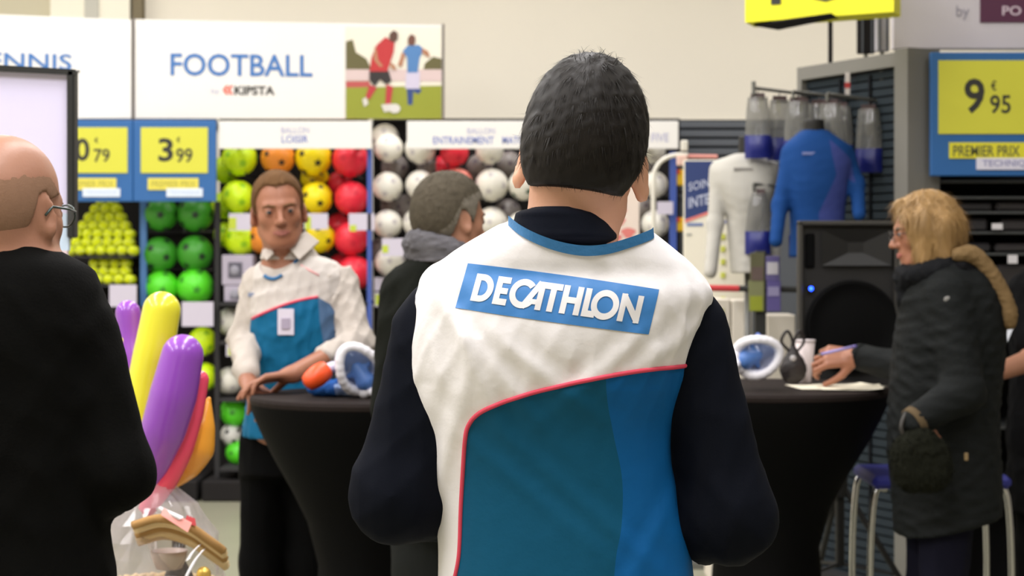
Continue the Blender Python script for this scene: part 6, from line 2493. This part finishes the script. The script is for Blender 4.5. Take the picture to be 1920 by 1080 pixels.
hF.cap(S, (0, -.085, .0), (0, -.082, -.10), .045, .034, .03)
wkh = wrinkle(91, .004, .045, (1, 1, .25))
S.disp(wkh)
S.clip(lambda p: ((hF.loc(p)[:, 1]) - np.interp(hF.loc(p)[:, 2], [-.2, -.05, .03, .07, .12], [.062, .064, .068, .085, .10])))
V, Q = polygonize(S, .0048)
S1 = strands(V, Q, lambda p: np.tile(np.array([.02, 0, -1.0]), (len(p), 1)), 5500, .055, .0012, .006, 16, .14)
link_mesh('hair', *merge((V, Q), S1), mat('hair_blonde', (158, 124, 76), .55, vary=.35, vscale=26, stretch=(1, 1, .2)), root, True)
m = MB()
for x in (-1, 1):
    pts = [hF.w(x * .034 + .022 * math.cos(t), .106, -.004 + .015 * math.sin(t)) for t in np.linspace(0, 2 * math.pi, 15)]
    m.tube(pts, .0013, 5, caps=False)
    m.tube([hF.w(x * .056, .104, .0), hF.w(x * .08, .02, .002)], .0014, 5)
m.tube([hF.w(-.012, .108, .0), hF.w(.012, .108, .0)], .0012, 5)
m.build('glasses', mat('glasses_dark', (44, 40, 40), .3), root, True)
COAT = mat('dark_slate_coat', (26, 28, 28), .7, bump=.25, bscale=120, vary=.10, vscale=10)
S = Sdf()
S.loft(LF, 0, k=.04)
limb(S, fL[0], fL[1], fL[2], (.070, .064, .050), .03)
limb(S, fR[0], fR[1], fR[2] + np.array([.02, 0, 0]), (.066, .058, .046), .03)
wq = wrinkle(101, .0045, .14, (.8, .8, 1.3))
S.disp(wq)
hl, hr = P(1680, 1003, YF), P(1874, 958, YF)
sl = (hr[2] - hl[2]) / (hr[0] - hl[0])
S.clip(lambda p: (hl[2] + sl * (p[:, 0] - hl[0]) - p[:, 2]) * .9)
coat = add_smooth('coat', S, .0075, COAT, root)
for w3, r_ in ((fL, .0505), (fR, .047)):
    d = w3[2] - w3[1]
    d /= np.linalg.norm(d)
    o_ = np.array([.02, 0, 0]) if w3 is fR else 0
    MB().tube([w3[2] + o_ - d * .004, w3[2] + o_ + d * .018], [r_, r_ * .96], 18).build('coat_cuff', mat('cuff_tan', (92, 78, 58), .8) if w3 is fL else COAT, root, True)
# collar and hood with tan lining
S = Sdf()
cc = P(1748, 507, 5.85)
for i in range(16):
    a0, a1 = 2 * math.pi * i / 16, 2 * math.pi * (i + 1) / 16
    f = lambda a: cc + np.array([.085 * math.cos(a), .10 * math.sin(a), .020 * math.cos(a)])
    S.cap(f(a0), f(a1), .036, .036, .01)
S.cap(P(1712, 520, 5.85), P(1706, 560, 5.85), .04, .045, .03)
S.disp(wrinkle(111, .005, .07))
add_smooth('collar', S, .006, mat('collar_black', (24, 25, 27), .85, bump=.3, bscale=120), root)
S = Sdf()
for dy in (-.12, -.06, 0, .06, .12):
    e = 1 - (dy / .2) ** 2
    S.cap(P(1806, 500, YF + dy), P(1872, 600, YF + dy), .030, .040 * e, .03)
S.disp(wrinkle(121, .005, .09))
add_smooth('hood', S, .0065, mat('hood_black', (22, 22, 24), .85, bump=.3, bscale=120), root)
S = Sdf()
for dy in (-.13, -.065, 0, .065, .13):
    e = 1 - (dy / .26) ** 2
    q = smooth_line([P(1796, 478, YF + dy), P(1826, 484 - 8 * e, YF + dy), P(1862, 525 - 8 * e, YF + dy), P(1888, 570, YF + dy), P(1893, 606, YF + dy)], 3)
    for i in range(len(q) - 1):
        S.cap(q[i], q[i + 1], .020, .020, .02)
S.disp(wrinkle(131, .003, .06))
add_smooth('hood_lining', S, .006, mat('hood_tan', (118, 96, 66), .9, bump=.3, bscale=120), root)
p = P(1779, 562, 5.62)
MB().sphere((p[0], 5.632, p[2]), (.013, .004, .011), 12, 8).build('sleeve_badge', mat('sleeve_badge', (120, 118, 114), .6), root, True)
p = P(1811, 856, 5.66)
MB().box((p[0] - .006, 5.652, p[2] - .012), (p[0] + .006, 5.662, p[2] + .012), .002).build('coat_tab', mat('coat_tab', (150, 126, 88), .6), root)
trousers(root, knots(YF, [(870, 1700, 1860, .16, 0), (905, 1700, 1858, .165, 0)]) + [(.80, fx - .015, YF, .125, .165)], lgF, mat('navy_jeans', (20, 20, 32), .9, bump=.2, bscale=200), .90)
shoes(root, [l[2] for l in lgF], (-1, 0), SHOE)
# fuzzy handbag on her wrist
S = Sdf()
for px, py, r_ in ((1706, 850, .060), (1745, 855, .060), (1712, 885, .060), (1748, 885, .058), (1725, 830, .05)):
    S.ell(P(px, py, 5.53), (r_, .042, r_), None, .03)
S.disp(wrinkle(141, .006, .035))
V, Q = polygonize(S, .006)
st_ = strands(V, Q, fd, 5000, .02, .0012, .008, 17, .7)
hb = thing('handbag', 'dark fuzzy handbag hanging from the wrist of the blonde woman', 'bag', (P(1726, 0, 5.53)[0], 5.53, V[:, 2].min()))
link_mesh('bag_body', *merge((V, Q), st_), mat('bag_fur', (30, 31, 24), .95, vary=.3, vscale=30), hb, True)
q = smooth_line([P(1700, 830, 5.53), P(1690, 800, 5.53), P(1704, 772, 5.55), P(1724, 795, 5.53), P(1744, 828, 5.53)], 6)
MB().tube(list(q), .007, 8).build('handle', mat('bag_handle', (40, 36, 30), .6), hb, True)
q = [P(1566, 650, 6.26), P(1600, 660, 6.23), P(1534, 641, 6.29)]
pen = thing('pen', 'lilac pen held over the papers', 'pen', P(1560, 655, 6.22))
a_, b_ = P(1600, 650, 6.195), P(1540, 664, 6.215)
MB().tube([a_, b_], .0052, 10).build('barrel', mat('pen_lilac', (150, 140, 200), .3), pen, True)
d = (b_ - a_) / np.linalg.norm(b_ - a_)
MB().tube([b_, b_ + d * .014], [.0048, .001], 10).build('tip', GREYMET, pen, True)
MB().tube([a_ - d * .012, a_], [.0045, .0054], 10).build('cap', mat('pen_cap', (96, 84, 150), .3), pen, True)

# ---- person at the right edge, mostly hidden
YR = 6.75
LR = knots(YR, [(478, 1965, 2035, .08, 0), (505, 1920, 2080, .11, 0), (560, 1900, 2096, .125, 0), (700, 1894, 2100, .125, 0), (820, 1890, 2104, .125, 0), (960, 1888, 2106, .13, 0)])
hR = Head(P(2000, 405, 6.75), yaw=60, sc=1.0)
rx = P(1998, 0, YR)[0]
rL = (P(1918, 545, 6.72), P(1940, 672, 6.62), P(1860, 702, 6.50))
rR = (P(2080, 545, 6.78), P(2100, 690, 6.76), P(2040, 740, 6.60))
lgR = legs_at(rx, YR, .09)
root, body = figure('person', 'person in black at the edge, one bare forearm showing behind the blonde woman', (rx, YR), LR + [(.80, rx, YR, .19, .12)], hR, P(2000, 490, 6.75),
                    [(rL, (.044, .042, .030)), (rR, (.044, .042, .030))], lgR,
                    [dict(wrist=rL[2], d=(-1, -.2, .1), n=(.2, -.3, -1), side=-1), dict(wrist=rR[2], d=(-.8, -.4, .1), n=(0, -.3, -1), side=1)], SKIN_PINK, h=.007, body_in=-.02)
hR.features(root)
V, Q = hR.short_hair(.010, ([-.15, -.05, -.028, -.014, .0, .018, .03, .06, .12], [-.06, -.06, -.03, .02, .026, .004, -.004, .06, .09]), seed=3, h=.006)
link_mesh('hair', V, Q, HAIR_D, root, True)
S = Sdf()
S.loft(LR, 0, k=.04)
for w3 in (rL, rR):
    S.cap(w3[0], w3[0] + (w3[1] - w3[0]) * .75, .060, .062, .03)
S.disp(wrinkle(151, .005, .14))
add_smooth('shirt', S, .009, mat('black_shirt', (14, 14, 15), .85), root)
trousers(root, knots(YR, [(790, 1892, 2104, .12, 0), (840, 1892, 2104, .125, 0)]) + [(.80, rx, YR, .19, .115)], lgR, mat('black_trousers', (12, 12, 13), .9), .98, r=(.10, .078, .066))
shoes(root, [l[2] for l in lgR], (-.8, -.6), SHOE)
v = [P(1866, 668, 6.47), P(1880, 662, 6.47), P(1908, 596, 6.50), P(1886, 598, 6.50)]
th = np.array([0, .003, 0])
t = thing('folded_paper', 'folded white paper held upright between the coat and the bare forearm', 'paper', v[0])
MB().hexa([v[0], v[1], v[1] + th, v[0] + th, v[3], v[2], v[2] + th, v[3] + th]).build('front_leaf', mat('folded_white', (214, 218, 226), .6), t)
MB().hexa([v[0] + th * 2, v[1] + th * 2, v[1] + th * 5, v[0] + th * 5, v[3] + th * 2, v[2] + th * 2, v[2] + th * 6, v[3] + th * 6]).build('back_leaf', mat('folded_white', (214, 218, 226), .6), t)
